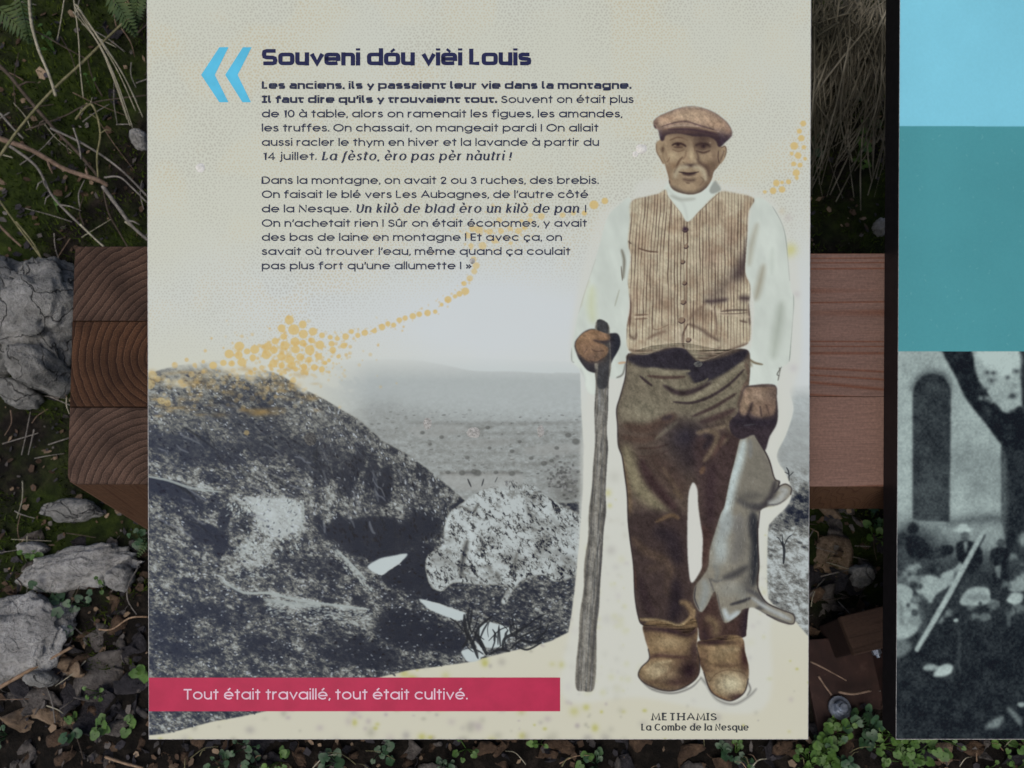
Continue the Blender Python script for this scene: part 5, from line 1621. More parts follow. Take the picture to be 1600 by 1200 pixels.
# ------------------------------------------------------------------ the printed boards
def board(name, mprint, cv, x0, x1, y0, y1, parent):
    """laminate sheet: printed face with a thin pale edge line, dark core below"""
    nx_, ny_ = 12, 14
    v, f, mi, uv = [], [], [], []
    e = .9
    xs = np.linspace(0, 1, nx_)
    ys = np.linspace(0, 1, ny_)
    L = lambda y: x0[0] + (x0[1] - x0[0]) * (y - y0) / (1155. - y0)
    Rr = lambda y: x1[0] + (x1[1] - x1[0]) * (y - y0) / (1155. - y0)
    for s in ys:
        y = y0 + e + (y1 - y0 - 2 * e) * s
        for t in xs:
            x = L(y) + e + (Rr(y) - L(y) - 2 * e) * t
            v.append(pan(x, y))
            uv.append(((x - cv.x0) / (cv.x1 - cv.x0), 1 - (y - cv.y0) / (cv.y1 - cv.y0)))
    for j in range(ny_ - 1):
        for i in range(nx_ - 1):
            f.append((j * nx_ + i, (j + 1) * nx_ + i, (j + 1) * nx_ + i + 1, j * nx_ + i + 1))
            mi.append(0)
    ring = [(0, 0), (nx_ - 1, 0), (nx_ - 1, ny_ - 1), (0, ny_ - 1)]
    inner = [j * nx_ + i for i, j in ring]
    # boundary walk
    bound = [i for i in range(nx_)] + [j * nx_ + nx_ - 1 for j in range(1, ny_)] + [(ny_ - 1) * nx_ + i for i in range(nx_ - 2, -1, -1)] + [j * nx_ for j in range(ny_ - 2, 0, -1)]
    b0 = len(v)
    cen = [(x0[0] + x1[0]) / 2, (y0 + y1) / 2]
    pxs = [pan_px(v[k]) for k in bound]
    for k, (x, y) in zip(bound, pxs):
        ex = -e if abs(x - L(y) - e) < .3 else (e if abs(x - Rr(y) + e) < .3 else 0)
        ey = -e if abs(y - y0 - e) < .3 else (e if abs(y - y1 + e) < .3 else 0)
        v.append(pan(x + ex, y + ey, -.0006))
        uv.append((0, 0))
    b1 = len(v)
    for k in range(len(bound)):
        v.append(v[b0 + k] - PN * .0074)
        uv.append((0, 0))
    n = len(bound)
    for k in range(n):
        k2 = (k + 1) % n
        f.append((bound[k], bound[k2], b0 + k2, b0 + k))
        mi.append(1)
        f.append((b0 + k, b0 + k2, b1 + k2, b1 + k))
        mi.append(2)
    f.append(tuple(range(b1, b1 + n)))
    mi.append(2)
    return mesh(name, v, f, [mprint, M_EDGE, M_CORE], parent, uv, mi)


def body(name, x0, x1, y0, y1, parent):
    q = [(x0[0], y0), (x1[0], y0), (x1[1], y1), (x0[1], y1)]
    v = [pan(x, y) - PN * .0082 for x, y in q] + [pan(x, y) + PN * BACK for x, y in q]
    f = [(0, 1, 2, 3), (7, 6, 5, 4)] + [(i, 4 + i, 4 + (i + 1) % 4, (i + 1) % 4) for i in range(4)]
    return mesh(name, v, f, M_CORE, parent)


def sheet_obj(name, polys, m, parent, out, cv=None, sm=True):
    from mathutils.geometry import tessellate_polygon
    v, f, uv = [], [], []
    for pts in polys:
        q = smooth_pts(pts, True, 4) if sm else pts
        b = len(v)
        tris = tessellate_polygon([[Vector((x, y, 0)) for x, y in q]])
        v += [pan(x, y, out) for x, y in q]
        if cv:
            uv += [((x - cv.x0) / (cv.x1 - cv.x0), 1 - (y - cv.y0) / (cv.y1 - cv.y0)) for x, y in q]
        for a, c, d in tris:
            n = (v[b + c] - v[b + a]).cross(v[b + d] - v[b + a])
            f.append((b + a, b + c, b + d) if n.dot(PN) > 0 else (b + a, b + d, b + c))
    return mesh(name, v, f, m, parent, uv if cv else None)


def text_obj(name, lines, m, parent, out):
    v, f = [], []
    c = 0
    for L in lines:
        for q in lettering(*L):
            b = len(v)
            c += 1
            v += [pan(x, y, out + (c % 5) * .00002) for x, y in q]
            idx = tuple(range(b, b + len(q)))
            n = (v[b + 1] - v[b]).cross(v[b + 2] - v[b])
            f.append(idx if n.dot(PN) > 0 else idx[::-1])
    return mesh(name, v, f, m, parent)


cv1 = paint_board()
cv2 = paint_second()
MP1 = print_mat("printed_artwork_old_man", cv1)
MP2 = print_mat("printed_artwork_village", cv2)

p1 = thing("information_panel", pan(748, 1155, BACK), "cream printed board with a capped old man holding stick and hare", "information board")
board("board", MP1, cv1, (229.0, 232.3), (1268.0, 1263.2), -70, 1155.5, p1)
body("backing", (233, 236), (1264, 1259.5), -66, 1152, p1)

sheet_obj("landscape_print", [[(max(x, 233.2), y) for x, y in LAND]], MP1, p1, .00006, cv1, False)
sheet_obj("landscape_print", [[(x if x < 1262 else 1262.5 + (978 - y) * .003, y) for x, y in LAND_R]], MP1, p1, .00006, cv1, False)
MAN = [(1021, 193), (1040, 178), (1075, 166), (1115, 175), (1141, 200), (1144, 212), (1134, 228), (1135, 240), (1128, 257), (1118, 264), (1113, 283),
       (1126, 298), (1143, 300), (1178, 310), (1190, 309), (1207, 322), (1230, 375), (1241, 470), (1235, 560), (1219, 577), (1214, 604), (1215, 655), (1198, 700), (1216, 752),
       (1238, 762), (1225, 785), (1188, 800), (1185, 920), (1200, 945), (1240, 962), (1238, 975), (1180, 952), (1168, 968), (1168, 1040), (1169, 1070), (1145, 1094), (1115, 1084),
       (1096, 1056), (1078, 1070), (1040, 1079), (1000, 1064), (997, 1052), (1012, 1030), (1004, 976), (990, 890), (980, 760), (964, 640), (978, 585), (960, 592), (930, 616), (918, 612), (905, 570),
       (893, 560), (897, 500), (918, 420), (940, 345), (965, 318), (985, 312), (1040, 297), (1044, 285), (1036, 252), (1026, 240), (1026, 228), (1030, 215)]
man = sheet_obj("printed_man", [MAN], MP1, p1, .00010, cv1)
for nm, S in (("trousers", TROUSERS), ("waistcoat", VEST), ("flat_cap", CAP), ("boot", BOOT_L), ("boot", BOOT_R), ("walking_stick", STICK)):
    sheet_obj(nm, [S], MP1, man, .00014, cv1)
sheet_obj("dead_hare", [HARE], MP1, man, .00018, cv1)

k_ = 4.21
for q in ([(60, 240), (180, 58), (240, 58), (150, 240), (240, 420), (180, 420)], [(218, 240), (335, 58), (392, 58), (300, 240), (388, 420), (332, 420)]):
    sheet_obj("quotation_mark", [[(300 + x / k_, 60 + y / k_) for x, y in q]], M_BLUE, p1, .00016, None, False)
text_obj("title", [("Souveni dóu vièi Louis", 409, 830, 102.3, 20.6, 6.7, 'tech')], M_NAVY, p1, .0003)
text_obj("paragraph", [
    ("Les anciens, ils y passaient leur vie dans la montagne.", 409, 986, 139, 9.4, 3.2, 'tech'),
    ("Il faut dire qu'ils y trouvaient tout.", 409, 776, 161, 9.4, 3.2, 'tech'),
    ("Souvent on était plus", 783, 990, 161, 9.2, 1.95),
    ("de 10 à table, alors on ramenait les figues, les amandes,", 409, 972, 183.5, 9.2, 1.95),
    ("les truffes. On chassait, on mangeait pardi ! On allait", 409, 935, 205.6, 9.2, 1.95),
    ("aussi racler le thym en hiver et la lavande à partir du", 409, 936, 228, 9.2, 1.95),
    ("14 juillet.", 411, 494, 250, 9.2, 1.95),
    ("La fèsto, èro pas pèr nàutri !", 502, 798, 250, 9.4, 2.9, 'ital')], M_NAVY2, p1, .0003)
text_obj("paragraph", [
    ("Dans la montagne, on avait 2 ou 3 ruches, des brebis.", 409, 935, 287.5, 9.2, 1.95),
    ("On faisait le blé vers Les Aubagnes, de l’autre côté", 409, 919, 309.5, 9.2, 1.95),
    ("de la Nesque.", 409, 548, 332, 9.2, 1.95),
    ("Un kilò de blad èro un kilò de pan", 556, 904, 332, 9.4, 2.9, 'ital'),
    ("!", 914, 916.5, 332, 9.2, 1.95),
    ("On n’achetait rien ! Sûr on était économes, y avait", 409, 917, 354.5, 9.2, 1.95),
    ("des bas de laine en montagne ! Et avec ça, on", 409, 878, 376.5, 9.2, 1.95),
    ("savait où trouver l’eau, même quand ça coulait", 409, 891, 398.5, 9.2, 1.95),
    ("pas plus fort qu’une allumette ! »", 409, 737, 421, 9.2, 1.95)], M_NAVY2, p1, .0003)
ban = sheet_obj("banner", [[(232.6, 1059), (875, 1059), (875, 1111), (232.6, 1111)]], M_RED, p1, .0002, None, False)
text_obj("slogan", [("Tout était travaillé, tout était cultivé.", 287, 730, 1093, 12.6, 2.3)], M_PALE, ban, .0004)
text_obj("caption", [("METHAMIS", 1018, 1120, 1125, 7.4, 2.6, 'serif'), ("La Combe de la Nesque", 1002, 1170, 1141, 6.8, 2.4, 'serif')], M_GREYINK, p1, .0003)

# flecks of dried bird lime and grit stuck to the face
M_LIME = noisy("dried_lime_fleck", [(.35, (.56, .55, .50)), (.65, (.74, .73, .68))], 400., 4., .9, .2, .4, 900., .0005)
M_DULL = noisy("dark_grit_fleck", [(.35, (.04, .04, .042)), (.65, (.12, .12, .11))], 500., 4., .9, .2)
M_GRIT = noisy("grey_grit_fleck", [(.35, (.22, .22, .20)), (.65, (.46, .45, .42))], 400., 4., .9, .2)


def fleck(px, py, w, h, rise, m, seed):
    rr = random.Random(seed)
    v, f = [pan(px + w * .1, py - h * .1, rise)], []
    n = 14
    for k in range(2):
        for i in range(n):
            a = 2 * math.pi * i / n
            q = (.6 if k == 0 else 1) * rr.uniform(.88, 1.1)
            v.append(pan(px + w / 2 * q * math.cos(a), py + h / 2 * q * math.sin(a), rise * .7 * rr.uniform(.7, 1.1) if k == 0 else .00012))
    for i in range(n):
        j = (i + 1) % n
        f.append((0, 1 + j, 1 + i))
        f.append((1 + i, 1 + j, 1 + n + j, 1 + n + i))
    return mesh("dirt_fleck", v, f, m, p1, smooth=True)


fleck(1002, 233, 18, 16, .0022, M_LIME, 1)
fleck(993, 241, 10, 9, .0012, M_LIME, 2)
fleck(313, 262, 14, 15, .0018, M_LIME, 3)
fleck(845, 674, 11, 19, .0012, M_GRIT, 4)
fleck(740, 676, 22, 16, .0009, M_GRIT, 5)
fleck(668, 662, 14, 18, .0007, M_GRIT, 6)
fleck(485, 686, 20, 22, .0012, M_DULL, 7)
fleck(1091, 569, 14, 10, .001, M_DULL, 9)
fleck(738, 408, 9, 9, .0008, M_GRIT, 8)

p2 = thing("information_panel", pan(1920, 1155, BACK), "printed board cut by the right edge with teal blocks over a village photograph", "information board")
board("board", MP2, cv2, (1406.0, 1399.6), (2440.0, 2434.0), -70, 1155.5, p2)
body("backing", (1407, 1400.6), (2438, 2432), -69, 1154.5, p2)
sheet_obj("village_print", [[(1404.2, 549.5), (2436, 549.5), (2433, 1154.3), (1400.8, 1154.3)]], MP2, p2, .00008, cv2, False)
sheet_obj("teal_block", [[(1405.4, 198), (2438, 199), (2436.4, 549), (1403.6, 549)]], MP2, p2, .00008, cv2, False)

# ------------------------------------------------------------------ stones
def stonemat(name, c0, c1, c2, spk, crack):
    m, nt, b = mat(name, .93, .2)
    tc = nt.nodes.new("ShaderNodeTexCoord")
    n = N(nt, "ShaderNodeTexNoise", inp={"Scale": 30., "Detail": 10., "Roughness": .72})
    n2 = N(nt, "ShaderNodeTexNoise", inp={"Scale": 210., "Detail": 5., "Roughness": .7})
    nw = N(nt, "ShaderNodeTexNoise", inp={"Scale": 18., "Detail": 4.})
    v = N(nt, "ShaderNodeTexVoronoi", feature='DISTANCE_TO_EDGE', inp={"Scale": 14.})
    for q in (n, n2, nw):
        nt.links.new(tc.outputs["Object"], q.inputs["Vector"])
    wv = N(nt, "ShaderNodeMix", data_type='RGBA', blend_type='LINEAR_LIGHT')
    wv.inputs[0].default_value = .045
    nt.links.new(tc.outputs["Object"], wv.inputs[6])
    nt.links.new(nw.outputs["Color"], wv.inputs[7])
    nt.links.new(wv.outputs[2], v.inputs["Vector"])
    r = ramp(nt, [(.28, c0), (.5, c1), (.72, c2)])
    nt.links.new(n.outputs[0], r.inputs[0])
    r2 = ramp(nt, [(.3, (.55, .55, .56)), (.5, (1, 1, 1)), (.66, (1.1, 1.1, 1.1)), (.72, spk)])
    nt.links.new(n2.outputs[0], r2.inputs[0])
    r3 = ramp(nt, [(0, (crack, crack, crack)), (.018, (1, 1, 1))])
    nt.links.new(v.outputs["Distance"], r3.inputs[0])
    a = r.outputs[0]
    for q in (r2, r3):
        mx = N(nt, "ShaderNodeMix", data_type='RGBA', blend_type='MULTIPLY')
        mx.inputs[0].default_value = 1
        nt.links.new(a, mx.inputs[6])
        nt.links.new(q.outputs[0], mx.inputs[7])
        a = mx.outputs[2]
    nt.links.new(a, b.inputs["Base Color"])
    ad = N(nt, "ShaderNodeMath", operation='MULTIPLY_ADD')
    ad.inputs[1].default_value = .8
    nt.links.new(n.outputs[0], ad.inputs[0])
    nt.links.new(n2.outputs[0], ad.inputs[2])
    ml = N(nt, "ShaderNodeMath", operation='MULTIPLY')
    nt.links.new(ad.outputs[0], ml.inputs[0])
    nt.links.new(r3.outputs[0], ml.inputs[1])
    bp = N(nt, "ShaderNodeBump", inp={"Strength": 1., "Distance": .006})
    nt.links.new(ml.outputs[0], bp.inputs["Height"])
    nt.links.new(bp.outputs[0], b.inputs["Normal"])
    return m


M_STONE = stonemat("pale_limestone", (.14, .137, .13), (.34, .335, .32), (.56, .555, .54), (1.7, 1.7, 1.7), .75)
M_STONE2 = stonemat("grey_wall_rock", (.10, .102, .096), (.26, .258, .245), (.44, .435, .415), (1.6, 1.6, 1.6), .22)


def stone(px, py, wpx, hpx, depth, label, m=None, seed=0, rot=0., sub=4, rough=.16, sink=.35, group=None):
    """an irregular stone lying on the ground where the photo shows it; size given in photo px at its own distance"""
    c = ground_pt(px, py)
    t = (c - CAM).dot(FW)
    sx, sy = wpx * t / FOC / 2, hpx * t / FOC / 2
    bm = bmesh.new()
    bmesh.ops.create_icosphere(bm, subdivisions=sub, radius=1)
    off = Vector((seed * 3.7, seed * 1.3, seed * 5.1))
    for v in bm.verts:
        p = v.co.copy()
        # flattened facets first, then roughness
        d = 1 + .22 * mnoise.noise(p * 1.1 + off) - .10 * abs(mnoise.noise(p * 3.3 + off * 2)) + rough * mnoise.noise(p * 2.7 + off) + rough * .5 * mnoise.noise(p * 6. + off) + rough * .28 * mnoise.noise(p * 14. + off)
        p = p * d
        p.z = math.copysign(abs(p.z) ** .8, p.z)
        v.co = p
    ca, sa = math.cos(rot), math.sin(rot)
    vs = []
    for v in bm.verts:
        x, y, z = v.co.x * sx, v.co.y * sy, v.co.z * depth
        vs.append(c + RT_ * (x * ca - y * sa) + Vector((0, 1, .18)).normalized() * (x * sa + y * ca) + Vector((0, -.1, 1)) * (z + depth * (1 - 2 * sink)))
    fs = [tuple(v.index for v in f.verts) for f in bm.faces]
    bm.free()
    o = mesh("stone", vs, fs, m or M_STONE, smooth=True, origin=c)
    return tag(o, label, "stone", group)


stone(60, 500, 160, 170, .06, "large grey cracked rock left of the timber post", M_STONE2, 1, .1, 5, .2)
stone(24, 470, 90, 130, .06, "tall grey rock at the left picture edge above the moss", M_STONE2, 2, .3)
stone(12, 560, 70, 70, .07, "small rounded grey rock at the left picture edge", M_STONE2, 3)
stone(85, 590, 74, 66, .075, "rounded grey rock tucked under the large cracked rock", M_STONE2, 4, -.2)
stone(40, 620, 60, 44, .04, "low grey rock half sunk below the cracked rocks", M_STONE2, 14, -.2)
stone(132, 890, 184, 66, .022, "long pale limestone slab below the timber post", M_STONE, 5, .16, 5, .24)
stone(40, 1000, 160, 124, .026, "broad pale pitted limestone at the left picture edge", M_STONE, 6, .2, 5, .2)
stone(120, 800, 90, 34, .03, "dark flat stone under the lower end of the post", M_STONE2, 7, .1)
stone(56, 858, 50, 20, .02, "narrow pinkish grey stone above the long slab", M_STONE, 8)
stone(222, 224, 24, 24, .02, "small pale stone beside the top left of the board", M_STONE, 9)
stone(196, 905, 40, 40, .03, "small pale stone at the right end of the long slab", M_STONE, 10)
stone(70, 1060, 46, 26, .02, "small grey stone among dead leaves", M_STONE2, 11)
stone(1372, 360, 26, 26, .02, "tiny pale stone in the gap above the crossbeam", M_STONE, 12)
stone(1340, 900, 40, 36, .02, "grey stone among dead leaves in the lower gap", M_STONE2, 13)


# ------------------------------------------------------------------ dead leaves
def leaf_mesh(name, m, seed, kind=0):
    rr = random.Random(seed)
    n, w = 11, 7
    P = []
    bend, roll, tw = rr.uniform(-.9, 1.3), rr.uniform(.2, 1.0), rr.uniform(-.5, .5)
    wid = rr.uniform(.30, .46) if kind == 0 else rr.uniform(.16, .24)
    for i in range(n):
        t = i / (n - 1)
        prof = math.sin(math.pi * min(1, t ** .75 * 1.0)) ** .8 if kind == 0 else math.sin(math.pi * t) ** .6
        prof = max(prof, .02)
        row = []
        for j in range(w):
            s = j / (w - 1) * 2 - 1
            edge = 1 + .13 * math.sin(t * 21 + seed) * abs(s) + .1 * rr.uniform(-1, 1) * abs(s)
            y = s * wid * prof * edge
            x = t - .5
            z = .16 * bend * (x * x * 4) - .18 * roll * s * s * prof + .05 * math.sin(t * 9 + s * 3 + seed) + .05 * (1 - abs(s)) * -1 + tw * x * s * .4
            row.append((x, y, z))
        P.append(row)
    mb = MB()
    mb.grid(P)
    mb.tube([(-.5, 0, P[0][3][2]), (-.62, .02, .02), (-.78, .07 * rr.uniform(-1, 1), .05)], [.014, .012, .01], 5)
    me_o = mb.build(name, m, smooth=True)
    sol = me_o.modifiers.new("thickness", 'SOLIDIFY')
    sol.thickness = .012
    me_o.location = (0, 0, -50)
    return me_o


def leafmat(name, a, b_, c):
    return noisy(name, [(.3, a), (.5, b_), (.72, c)], 5., 8., .75, .3, .6, 14., .03, "Object", .65)


LM = {"brown": leafmat("dead_leaf_brown", (.030, .018, .011), (.075, .046, .028), (.14, .09, .055)),
      "grey": leafmat("dead_leaf_grey", (.035, .031, .029), (.10, .088, .080), (.18, .165, .15)),
      "dark": leafmat("dead_leaf_blackened", (.010, .009, .011), (.026, .024, .028), (.055, .050, .056)),
      "tan": leafmat("dead_leaf_tan", (.10, .065, .038), (.22, .155, .10), (.34, .26, .18))}
PROTO = {}
for ci, cn in enumerate(LM):
    for k in range(3):
        PROTO[(cn, k)] = leaf_mesh("dead_leaf", LM[cn], 10 * ci + k + 1, 0 if k < 2 else 1)
USED = set()


def put_leaf(px, py, size_px, cn, k, ang, label, tilt=.25, lift=.006, group="dead leaves in the litter"):
    o = PROTO[(cn, k)]
    if (cn, k) in USED:
        o = o.copy()
        COL.objects.link(o)
    USED.add((cn, k))
    c = ground_pt(px, py, lift)
    t = (c - CAM).dot(FW)
    o.location = c
    s = size_px * t / FOC
    o.scale = (s, s, s)
    nrm = Vector((random.uniform(-tilt, tilt), -.25 + random.uniform(-tilt, tilt), 1)).normalized()
    q = nrm.to_track_quat('Z', 'Y')
    o.rotation_euler = (q.to_matrix() @ __import__("mathutils").Matrix.Rotation(ang, 3, 'Z')).to_euler()
    return tag(o, label, "leaf", group)


for a in ((31, 913, 62, "brown", 0, .4, "brown heart shaped dead leaf on the pale stones at lower left"),
          (104, 930, 50, "grey", 0, 1.2, "grey dead leaf lying over the long limestone slab"),
          (182, 948, 44, "brown", 1, 2.0, "curled russet dead leaf beside the limestone slab near the board edge"),
          (168, 1016, 88, "grey", 1, .1, "broad grey dead leaf by the left edge of the board"),
          (157, 1052, 92, "grey", 0, .3, "large flat grey leaf below the other grey leaf"),
          (210, 1018, 60, "dark", 0, 1.9, "dark purple dead leaf touching the left side of the board"),
          (98, 1085, 92, "dark", 1, .8, "blackened dead leaf under the tan stalk"),
          (208, 1082, 76, "dark", 0, .5, "black curled leaf left of the crimson banner"),
          (157, 1112, 76, "dark", 1, .2, "bluish black leaf above the green seedlings"),
          (66, 1128, 120, "tan", 2, -.5, "long tan crumpled dead leaf at the lower left corner"),
          (18, 1082, 70, "dark", 0, .1, "black dead leaf at the left picture edge"),
          (68, 1096, 60, "grey", 1, -.2, "small grey brown leaf above the tan crumpled leaf"),
          (90, 1048, 100, "tan", 2, .35, "narrow tan leaf parallel to the broken stalk"),
          (1292, 820, 80, "tan", 0, .9, "pale orange leaf directly under the crossbeam"),
          (1308, 870, 74, "tan", 1, -.6, "crumpled beige leaf in the middle of the lower gap"),
          (1345, 908, 50, "grey", 0, 1.3, "grey leaf in the lower gap near the second board"),
          (1290, 910, 66, "dark", 1, .3, "dark purple leaf in the lower gap beside the cream board"),
          (1282, 945, 80, "grey", 1, 1.0, "grey folded leaf over the wooden foot in the lower gap"),
          (1315, 1136, 44, "brown", 0, .1, "orange brown leaf among the green seedlings under the gap"),
          (1360, 890, 46, "grey", 2, 1.5, "thin upright grey leaf next to the dark board side"),
          (870, 1172, 60, "brown", 1, .5, "brown leaf under the middle of the cream board's lower edge"),
          (1470, 1180, 50, "tan", 0, .8, "rounded beige leaf under the right board"),
          (1450, 1186, 70, "dark", 0, .3, "dark leaf under the right board's lower edge")):
    put_leaf(*a)
for i in range(96):
    px, py = random.uniform(-30, 228), random.uniform(845, 1215)
    cn = random.choice(["brown", "grey", "dark", "grey", "brown"])
    put_leaf(px, py, random.uniform(26, 62), cn, random.randrange(3), random.uniform(0, 6.3), "small %s dead leaf in the litter at lower left of the board" % {"brown": "brown", "grey": "grey", "dark": "blackish"}[cn], .5, .002, "small dead leaves at lower left")
for i in range(64):
    px, py = random.uniform(225, 1600), random.uniform(1150, 1215)
    cn = random.choice(["brown", "dark", "brown", "grey"])
    put_leaf(px, py, random.uniform(30, 66), cn, random.randrange(3), random.uniform(0, 6.3), "small %s dead leaf below the lower edge of the boards" % {"brown": "brown", "grey": "grey", "dark": "blackish"}[cn], .5, .002, "small dead leaves below the boards")
for i in range(34):
    px, py = random.uniform(1240, 1420), random.uniform(790, 1010)
    cn = random.choice(["brown", "dark", "tan", "brown", "grey"])
    put_leaf(px, py, random.uniform(26, 60), cn, random.randrange(3), random.uniform(0, 6.3), "small %s dead leaf in the lower gap between the boards" % {"brown": "brown", "grey": "grey", "dark": "blackish", "tan": "tan"}[cn], .5, .002, "small dead leaves in the gap")
for i in range(20):
    px, py = random.uniform(-20, 228), random.uniform(20, 380)
    cn = random.choice(["brown", "dark", "dark"])
    put_leaf(px, py, random.uniform(18, 36), cn, random.randrange(3), random.uniform(0, 6.3), "small %s dead leaf under the twigs at upper left" % {"brown": "brown", "dark": "blackish"}[cn], .5, .002, "small dead leaves at upper left")
for key, o in PROTO.items():
    if key not in USED:
        bpy.data.objects.remove(o)


# ------------------------------------------------------------------ twigs, stalks and grass
def barkmat(name, a, c):
    return noisy(name, [(.3, a), (.7, c)], 160., 6., .85, .2, .5, 400., .001)


TM = {"green": barkmat("olive_stem", (.10, .095, .045), (.24, .22, .12)), "brown": barkmat("brown_bark", (.09, .06, .042), (.24, .17, .125)),
      "dark": barkmat("dark_bark", (.035, .026, .02), (.10, .078, .06)), "grey": barkmat("grey_bark", (.10, .09, .08), (.26, .24, .215)),
      "straw": barkmat("bleached_straw", (.22, .20, .14), (.46, .43, .33)), "tan": barkmat("tan_stalk", (.16, .10, .06), (.34, .24, .16))}


def twig(name, fr, pts, w, m, label, cat, lift=(.02, .02), taper=.55, group=None, twigs=(), sides=7, flatb=False):
    ox, oy, k = fr
    q = smooth_pts(pts, False, 6)
    n = len(q)
    P, rad = [], []
    rr = random.Random(int(pts[0][0] * 7 + pts[-1][1]))
    for i, (x, y) in enumerate(q):
        px, py = ox + x / k, oy + y / k
        u = i / (n - 1)
        c = ground_pt(px, py)
        d = ray(px, py)
        t0 = (c - CAM).dot(FW)
        P.append(t0)
        rad.append((px, py, u))
    # smooth the distance along the stalk so that it is straight, lifted off the litter
    tt = np.array(P)
    A = np.vstack([np.linspace(0, 1, n) ** e for e in (0, 1, 2)]).T
    tt = A @ np.linalg.lstsq(A, tt, rcond=None)[0]
    V, Rd = [], []
    for (px, py, u), t in zip(rad, tt):
        L = lift[0] + (lift[1] - lift[0]) * u
        t = t - L
        V.append(CAM + ray(px, py) * t)
        Rd.append(w / k / 2 * t / FOC * (1 - (1 - taper) * u) * rr.uniform(.88, 1.12))
    mb = MB()
    mb.tube(V, Rd, sides)
    for (u, dx, dy, l) in twigs:                 # side shoots
        i = int(u * (n - 1))
        b0 = V[i]
        e = b0 + (RT_ * dx - UP * dy) * (l / k * tt[i] / FOC)
        e2 = b0.lerp(e, .55) + Vector((0, 0, .004))
        mb.tube([b0, e2, e], [Rd[i] * .7, Rd[i] * .5, Rd[i] * .3], 5)
    o = mb.build(name, TM[m], smooth=True, origin=V[0])
    return tag(o, label, cat, group)


F3 = (0, 0, 3)
F4 = (0, 780, 2.857)
twig("stalk", F3, [(-60, 800), (0, 730), (100, 590), (240, 430), (400, 280), (570, 115), (690, 30)], 15, "green", "long straight olive green stalk crossing the upper left corner", "stalk", (.10, .05), .7)
twig("twig", F3, [(-60, 625), (0, 650), (150, 705), (300, 790), (460, 845), (500, 870)], 25, "brown", "thickest pinkish brown twig running from the left edge towards the board", "twig", (.05, .05), .8, None, ((.5, .3, .9, 70), (.75, -.2, -.9, 50)))
twig("twig", F3, [(480, 870), (560, 980), (620, 1060), (700, 1130)], 18, "grey", "pale grey twig continuing down to the left edge of the board", "twig", (.05, .03), .8, None, ((.6, .9, .3, 60),))
twig("twig", F3, [(-20, 290), (50, 360), (130, 460), (260, 610), (370, 720), (470, 840)], 19, "dark", "dark brown twig sloping down from the left edge to the branching knot", "twig", (.03, .045), .7, None, ((.3, .9, -.2, 90), (.55, -.6, .7, 60), (.7, .1, .9, 60)))
twig("twig", F3, [(235, 600), (400, 680), (560, 790), (700, 930)], 11, "grey", "thin greyish twig arching from the dark twig to the board edge", "twig", (.045, .03), .7)
twig("twig", F3, [(40, 680), (170, 780), (240, 910), (330, 1010), (480, 1150), (520, 1190)], 13, "grey", "wavy pale twig running down to the top of the timber post", "twig", (.035, .02), .7, None, ((.3, -.6, .7, 60), (.42, -.5, .8, 60), (.5, .7, .2, 140), (.3, .2, .8, 50)))
twig("grass_blade", F3, [(138, -20), (140, 40), (150, 120), (180, 230), (230, 350), (262, 450)], 15, "straw", "broadest pale straw coloured grass blade hanging from the top left", "grass", (.12, .08), .9)
twig("grass_blade", F3, [(345, -10), (360, 100), (370, 200), (375, 310), (390, 455)], 7, "straw", "thin upright straw between the broad blade and the straw bundle", "grass", (.10, .06), .7)
for i, (dx, dy) in enumerate(((0, 0), (26, -70), (-14, -30), (34, -110), (60, -40), (12, 10), (-40, -120))):
    twig("grass_blade", F3, [(355 + dx * .3, 20 + i * 6), (470 + dx * .3, 220 + dy * .2), (540 + dx * .7, 380 + dy * .5), (610 + dx, 590 + dy)], 6.5, "straw", "dry straw in the loose bundle pointing down to the board", "grass", (.10, .06), .6, "straws of the loose bundle", (), 5)
twig("twig", F3, [(-20, 100), (150, 140), (300, 220), (420, 285)], 7, "dark", "thin dark twig crossing behind the olive stalk", "twig", (.05, .05), .7)
twig("twig", F3, [(-10, 930), (90, 1070), (150, 1150), (200, 1220)], 9, "green", "yellowish stalk at the left edge above the rocks", "twig", (.04, .03), .8)
twig("twig", F3, [(-10, 1050), (50, 1110), (100, 1155)], 12, "brown", "short brown twig at the left edge above the rocks", "twig", (.03, .03), .8)
twig("grass_blade", F3, [(302, -10), (285, 100), (268, 190)], 6, "straw", "short thin straw at the top left beside the upright straw", "grass", (.08, .06), .6)
twig("twig", F3, [(490, 832), (560, 830), (620, 880), (690, 950)], 9, "grey", "thin curved shoot from the branching knot towards the board", "twig", (.05, .04), .7)
twig("twig", F3, [(355, 560), (390, 515), (430, 490), (460, 560), (470, 640), (455, 730), (460, 835)], 11, "green", "curly greenish twig standing above the branching knot", "twig", (.05, .05), .7, None, ((.5, -.7, -.4, 60), (.65, .8, -.2, 70)))
twig("twig", F3, [(120, 610), (300, 545), (440, 480), (700, 445)], 8, "dark", "thin dark twig lying across the middle of the upper left corner", "twig", (.02, .02), .7)
twig("twig", F3, [(485, 890), (510, 1000), (560, 1090), (600, 1160)], 8, "dark", "fine dark twig hanging below the branching knot", "twig", (.03, .02), .7)
twig("twig", F3, [(345, 600), (370, 680), (380, 745)], 10, "grey", "short pale twig lying on the dark sloping twig", "twig", (.045, .045), .7)
twig("twig", F3, [(0, 530), (60, 600), (110, 650)], 11, "grey", "short grey twig at the left edge under the olive stalk", "twig", (.03, .03), .7)
twig("stalk", F4, [(-20, 850), (140, 760), (330, 655)], 17, "tan", "straight tan broken stalk lying across the litter at lower left", "stalk", (.012, .012), .9)
twig("stalk", F4, [(440, 580), (500, 580), (580, 530), (660, 525)], 9, "tan", "thin tan stalk ending at the left side of the board", "stalk", (.01, .01), .7)
